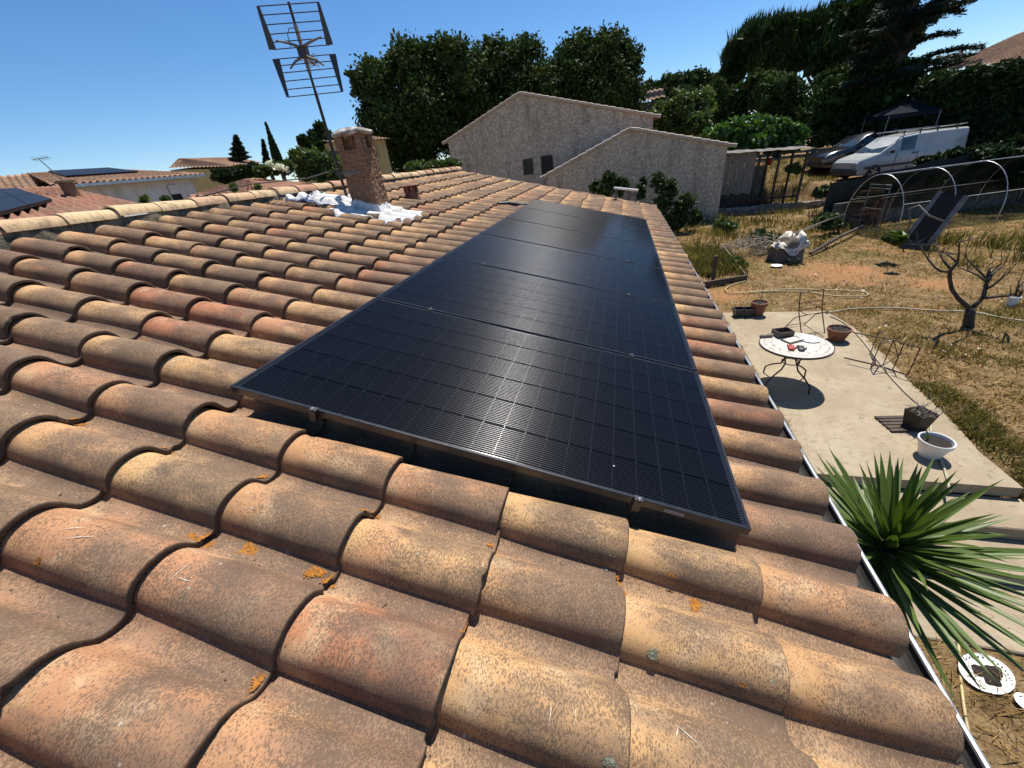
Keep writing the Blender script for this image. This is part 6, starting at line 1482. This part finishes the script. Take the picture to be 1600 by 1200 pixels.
for q, (dx, mt) in enumerate(((-0.06, plain('red_cloth', (0.36, 0.05, 0.045))), (0.07, M_BLACK_PLASTIC))):
    m = MB(); m.rings([[(dx + 0.045 * f * math.cos(a), y, 0.018 + 0.016 * f * math.sin(a)) for a in np.linspace(0, 6.283, 10, endpoint=False)] for y, f in ((-0.09, 0.8), (-0.03, 1.0), (0.03, 1.05), (0.05, 0.9))])
    for k in range(4): m.tube([(dx - 0.033 + 0.022 * k, 0.045, 0.016), (dx - 0.04 + 0.027 * k, 0.09, 0.02), (dx - 0.04 + 0.028 * k, 0.115 + 0.01 * (k in (1, 2)), 0.012)], [0.012, 0.011, 0.008], 6)
    m.tube([(dx + 0.04, -0.02, 0.016), (dx + 0.07, 0.02, 0.016), (dx + 0.075, 0.05, 0.012)], [0.013, 0.012, 0.008], 6); m.build('glove', mt, o, smooth=True)
# two rusty folding-chair frames
def chair_parts(o, s=1.0):
    W_, H_ = 0.50 * s, 0.84 * s
    for sd_ in (-1, 1):
        x = sd_ * W_ / 2
        m = MB(); m.tube([(x, -0.22, 0), (x, 0.02, 0.46), (x, 0.10, H_)], 0.010, 6); m.build('back_post', M_RUST, o)
        m = MB(); m.tube([(x * 0.9, 0.30, 0), (x * 0.9, 0.10, 0.30), (x * 0.9, -0.18, 0.46)], 0.010, 6); m.build('leg', M_RUST, o)
    for (y, z) in ((0.10, H_), (0.075, H_ - 0.22)):
        m = MB(); m.tube([(-W_ / 2, y, z), (W_ / 2, y, z)], 0.009, 6); m.build('back_rail', M_RUST, o)
    m = MB(); m.tube([(-W_ * 0.45, -0.18, 0.46), (W_ * 0.45, -0.18, 0.46), (W_ * 0.45, 0.05, 0.47), (-W_ * 0.45, 0.05, 0.47), (-W_ * 0.45, -0.18, 0.46)], 0.008, 6); m.build('seat_frame', M_RUST, o)
    for x0, x1 in ((-0.5, 0.1), (0.5, -0.1)):
        m = MB(); m.tube([(x0 * W_, 0.05, 0.47), (x1 * W_, 0.10, H_ - 0.22)], 0.007, 6); m.build('brace', M_RUST, o)
    m = MB(); m.tube([(-W_ * 0.45, 0.27, 0.05), (W_ * 0.45, 0.27, 0.05)], 0.008, 6); m.build('stretcher', M_RUST, o)
c = at_z(1258, 517, GZ); o = thing('chair_frame', 'rusty folding chair frame standing behind the mosaic table', 'chair', c, math.radians(20), 'rusty chair frames'); chair_parts(o)
c = at_z(1335, 556, GZ); o = thing('chair_frame', 'rusty folding chair frame lying on its side by the terracotta bowl', 'chair', c + (0.0, 0, 0.26), group='rusty chair frames', rot=(math.radians(4), math.radians(90), math.radians(-62))); chair_parts(o)

# garden hoses
def hose(name, label, pts, r, mat, z=GZ, sub=6):
    P = [at_z(x, y, z) for x, y in pts]; Q = []
    for i in range(len(P) - 1):
        p0, p1, p2, p3 = P[max(i - 1, 0)], P[i], P[i + 1], P[min(i + 2, len(P) - 1)]
        for t in np.linspace(0, 1, sub, endpoint=False): Q.append(0.5 * ((2 * p1) + (-p0 + p2) * t + (2 * p0 - 5 * p1 + 4 * p2 - p3) * t * t + (-p0 + 3 * p1 - 3 * p2 + p3) * t ** 3))
    Q.append(P[-1]); Q = [q + np.array([0, 0, r * 1.1]) for q in Q]
    m = MB(); m.tube(Q, r, 8); o = m.build(name, mat, loc=Q[0], smooth=True); return tag(o, label, 'hose')
hose('garden_hose', 'yellow hose looping over the dry ground beyond the terrace', [(1165, 440), (1140, 447), (1134, 455), (1150, 459), (1200, 455), (1230, 453), (1290, 454), (1340, 456), (1356, 460), (1345, 464), (1300, 463), (1260, 457), (1200, 456), (1170, 457)], 0.016, M_HOSE)
hose('garden_hose', 'pale hose running across the dry lawn past the bare tree', [(1290, 490), (1330, 484), (1390, 482), (1450, 486), (1520, 489), (1560, 497), (1600, 503), (1640, 508)], 0.017, M_HOSE_PALE)
hose('garden_hose', 'dark hose along the outer edge of the terrace', [(1297, 495), (1320, 506), (1345, 530), (1365, 556), (1390, 588), (1415, 615), (1450, 650), (1455, 690), (1475, 735), (1483, 770)], 0.014, M_HOSE_PALE)
hose('garden_hose', 'yellow hose on the straw beside the yucca at the lower right', [(1491, 985), (1497, 1010), (1500, 1060), (1506, 1110), (1515, 1160), (1525, 1220)], 0.011, M_HOSE, GZ - 0.48)
c = at_z(1538, 1053, GZ - 0.46); o = thing('enamel_plate', 'white oval plate with dirt in it on the straw at lower right', 'plate', c, 0.3, rot=(0.12, -0.05, 0.4)); o.scale = (1, 1, 1)
m = MB(); m.rings([[(0.20 * f * math.cos(a), 0.145 * f * math.sin(a), z) for a in np.linspace(0, 6.2832, 36, endpoint=False)] for f, z in ((0.7, 0.0), (0.98, 0.022), (1.0, 0.028), (0.95, 0.027), (0.72, 0.010), (0.02, 0.009))]); autosmooth(m.build('plate_body', M_WHITE_PLASTIC, o))
m = MB(); rr = np.random.default_rng(8); m.rings([[(0.03 + 0.125 * f * (1 + 0.25 * math.sin(3 * a + 1) + 0.12 * math.sin(7 * a)) * math.cos(a) * 0.9, -0.01 + 0.075 * f * (1 + 0.25 * math.sin(3 * a + 1) + 0.12 * math.sin(7 * a)) * math.sin(a), z) for a in np.linspace(0, 6.2832, 30, endpoint=False)] for f, z in ((1.0, 0.0095), (0.8, 0.014), (0.3, 0.016), (0.02, 0.016))], False); m.build('dirt', M_SOIL, o)
m = MB()
for k in range(12):
    a = -0.6 + k * 0.22; m.box((0.166 * math.cos(a) - 0.005, 0.12 * math.sin(a) - 0.004, 0.019), (0.166 * math.cos(a) + 0.005, 0.12 * math.sin(a) + 0.004, 0.0225))
m.build('rim_marks', M_SOIL, o)
c = at_z(1604, 1100, GZ - 0.46); m = MB(); m.lathe([(0.05, 0), (0.075, 0.015), (0.07, 0.017), (0.001, 0.006)], tuple(c), 20); o = m.build('white_saucer', M_WHITE_PLASTIC, loc=c, smooth=True); tag(o, 'white saucer cut by the right edge of the picture', 'saucer')
c = at_z(1290, 820, GZ) if False else at_z(1525, 507, GZ)
o = thing('white_bucket', 'small white bucket under the low limb of the bare tree', 'bucket', at_z(1578, 478, GZ)); m = MB(); m.lathe([(0.065, 0.02), (0.07, 0), (0.09, 0.2), (0.082, 0.2)], (0, 0, 0), 14, False); m.build('pail', M_WHITE_PLASTIC, o); m = MB(); m.lathe([(0.092, 0.185), (0.096, 0.19), (0.096, 0.203), (0.09, 0.205)], (0, 0, 0), 14, False); m.build('rim', M_WHITE_PLASTIC, o)

# yucca
yc = np.array([3.46, 1.26, -1.97]); yb = np.array([3.50, 1.30, GZ - 0.50])
yu = thing('yucca', 'large yucca with sword-shaped green leaves rising beside the gutter', 'yucca', yb)
m = MB(); m.tube([yb, yb + (0.02, -0.02, 0.6), yc - (0, 0, 0.15), yc + (0, 0, 0.02)], [0.10, 0.085, 0.08, 0.04], 10); m.build('trunk', M_BARK, yu, world=True, smooth=True)
ry = np.random.default_rng(21)
NL = 195
for i in range(NL):
    f = i / NL; az = i * 2.39996 + ry.normal(0, 0.15)
    el = math.radians(82 - 118 * f ** 0.85 + ry.normal(0, 6)); Lf = (0.48 + 0.28 * min(1, 2.2 * f + 0.25)) * ry.uniform(0.85, 1.12)
    d = np.array([math.cos(az) * math.cos(el), math.sin(az) * math.cos(el), math.sin(el)]); sidev = np.cross(d, (0, 0, 1)); sidev /= np.linalg.norm(sidev) + 1e-6; upv = np.cross(sidev, d)
    base = yc + d * 0.03 - np.array([0, 0, 0.22 * f]); rings = []; wmax = ry.uniform(0.020, 0.029)
    sag = ry.uniform(-0.01, 0.03) + (ry.random() < 0.08) * 0.15
    V, Fs = [], []
    ts = (0, 0.12, 0.35, 0.6, 0.82, 1.0); ws = (0.75, 0.8, 1.0, 0.85, 0.5, 0.02)
    for t, w in zip(ts, ws):
        p = base + d * Lf * t - np.array([0, 0, sag * t * t * Lf * 2]); ww = wmax * w
        V += [p - sidev * ww + upv * ww * 0.45, p, p + sidev * ww + upv * ww * 0.45]
    for k in range(len(ts) - 1):
        a = 3 * k; Fs += [(a, a + 1, a + 4, a + 3), (a + 1, a + 2, a + 5, a + 4)]
    m = MB(); m.add(V, Fs); m.build('leaf', L_YUCCA if f < 0.9 or i % 3 else L_GRASS_DRY, yu, world=True, smooth=True)

# ------------------------------------------------------------------ grass and weeds
def blades(name, label, pts, h, mat, seed, lean=0.5, wid=0.012, cat='grass'):
    r = np.random.default_rng(seed); n = len(pts); hh = h * r.uniform(0.45, 1.4, n)
    a = r.uniform(0, 6.283, n); d = np.stack([np.cos(a), np.sin(a), np.zeros(n)], -1); le = r.normal(0, lean, (n, 2))
    base = np.stack([pts[:, 0], pts[:, 1], ground_z(pts[:, 0], pts[:, 1])], -1)
    tip = base + np.stack([le[:, 0] * hh, le[:, 1] * hh, hh], -1); mid = (base + tip) / 2 + np.array([0, 0, 1]) * (hh * 0.12)[:, None]
    w = (wid * r.uniform(0.6, 1.3, n))[:, None]
    V = np.stack([base - d * w, base + d * w, mid + d * w * 0.7, tip, mid - d * w * 0.7], 1).reshape(-1, 3)
    F = np.arange(5 * n).reshape(n, 5)
    o = stuff(link(name, fast_mesh(name, V, F), mat)); o['label'] = label; o['category'] = cat; return o
def scatter(n, x0, x1, y0, y1, seed, keep=None, patch=0.0):
    r = np.random.default_rng(seed); p = np.stack([r.uniform(x0, x1, n), r.uniform(y0, y1, n)], -1)
    on_slab = (p[:, 0] < 6.30 - 0.0) & (p[:, 1] < 8.98) & (p[:, 1] > 3.2) & (p[:, 0] < 6.08 + 0.05 * (p[:, 1] - 4).clip(0, 9))
    p = p[~on_slab]
    soil = np.zeros(len(p), bool)
    for (px_, py_, r_) in ((7.7, 11.9, 1.25), (4.4, 10.4, 0.8), (9.2, 10.6, 0.6)): soil |= np.hypot(p[:, 0] - px_, p[:, 1] - py_) + r.normal(0, 0.3, len(p)) < r_ * 0.9
    p = p[~soil | (r.random(len(p)) < 0.12)]
    clump = np.sin(p[:, 0] * 5.3) * np.sin(p[:, 1] * 4.7 + p[:, 0]) + 0.7 * np.sin(p[:, 0] * 11 + 2) * np.sin(p[:, 1] * 9.1); p = p[clump + r.normal(0, 0.6, len(p)) > -0.35]
    if patch: q = np.sin(p[:, 0] * 1.7 + 1) * np.sin(p[:, 1] * 1.3) + 0.6 * np.sin(p[:, 0] * 4.1 + p[:, 1] * 3.3); p = p[q + r.normal(0, 0.5, len(p)) > patch]
    if keep is not None: p = p[keep(p)]
    return p
blades('dry_grass', 'short dry straw covering the lawn', np.concatenate([scatter(70000, 3.0, 17, 8.9, 21, 1), scatter(45000, 6.0, 15, 2.5, 9.2, 2)]), 0.055, L_GRASS_DRY, 1, 1.1, 0.010)
blades('straw', 'pale straw on the low ground by the yucca', scatter(14000, 3.2, 7.5, -0.6, 2.4, 3, keep=lambda p: ~((p[:, 1] > 1.58) & (p[:, 0] < 5.8))), 0.06, L_GRASS_DRY, 4, 1.3, 0.005)
blades('tall_weeds', 'tall green and yellow weeds along the garden edge', np.concatenate([scatter(12000, 2.7, 11, 14.8, 23.0, 5, patch=0.25), scatter(5000, 2.8, 5.4, 12.0, 15.5, 6, patch=0.0), scatter(8000, 10.5, 16, 11.8, 15.3, 7, patch=0.25)]), 0.30, L_GRASS_GREEN, 5, 0.35, 0.016)
blades('lawn_grass', 'thin green grass patches around the bare tree and terrace edge', np.concatenate([scatter(9000, 6.8, 11, 6.2, 9.0, 8, patch=0.1), scatter(5000, 6.05, 6.6, 3.0, 5.6, 9), scatter(12000, 6.5, 15, 9, 14.5, 10, patch=0.75)]), 0.09, L_GRASS_GREEN, 6, 0.6, 0.008)
blades('parking_grass', 'grass between shelter and parked cars', scatter(8000, 7, 13, 26, 31, 11), 0.16, L_GRASS_GREEN, 7, 0.5, 0.014)
for i, (x, y, s, lab) in enumerate([(1395, 372, 10, 'green weed clump at the foot of the treadmill'), (1130, 352, 12, 'bright green weed clump below the gable corner'), (1350, 300, 9, 'dark weed tuft in front of the white van bonnet'), (1238, 262, 8, 'small leafy sapling in the sun inside the wooden shelter opening'), (1190, 372, 16, 'dark leafy weeds behind the dry branch heap'), (1290, 345, 14, 'tangled weeds below the retaining wall stones'), (1150, 410, 9, 'low green weeds between post and white dish')]):
    tree('weed_clump', lab, [(x, y, s * 1.4, s), (x + s, y + s * 0.4, s, s * 0.8)], [15.5, 20.5, 22.2, 27.2, 17.5, 20.0, 14.6, 17.5, 17.0][i], 1500, 0.10, L_SHRUB if i in (0, 1, 3, 6) else L_IVY, seed=80 + i, cat='weeds', part='foliage', trunk=False)
tree('bank_bushes', 'dark low bushes on the bank in front of the parked vehicles', [(1285, 300, 16, 9), (1315, 298, 18, 9), (1345, 292, 18, 9), (1375, 287, 20, 10), (1410, 283, 22, 10), (1450, 280, 24, 12)], 24.3, 7000, 0.14, L_IVY, seed=95, cat='bushes', part='foliage', trunk=False)
rj = np.random.default_rng(14); yj = rj.uniform(3.4, 8.9, 900); yj = yj[np.sin(yj * 3.1) + np.sin(yj * 7.7) > -0.3]
o = blades('joint_weeds', 'tiny weeds growing in the joint between terrace slab and house strip', np.stack([4.015 + rj.normal(0, 0.012, len(yj)), yj], -1), 0.035, L_GRASS_DRY, 15, 0.9, 0.005, 'weeds'); o.location.z = 0.03
# pale leaf litter on the lawn
pl = scatter(380, 6.5, 14, 6.5, 13, 12); r9 = np.random.default_rng(9); cen = np.stack([pl[:, 0], pl[:, 1], ground_z(pl[:, 0], pl[:, 1]) + 0.03], -1)
V, F = leaf_quads(cen, 0.075, 0.6, r9, np.tile([[0.6, 0.3, 0.0]], (len(cen), 1)), 0.5); o = stuff(link('leaf_litter', fast_mesh('leaf_litter', V, F), leaf_material('pale_dead_leaves', [(0.5, 0.44, 0.34), (0.62, 0.57, 0.46), (0.40, 0.32, 0.2)], 0.1))); o['label'] = 'pale dead leaves scattered over the lawn'; o['category'] = 'leaves'
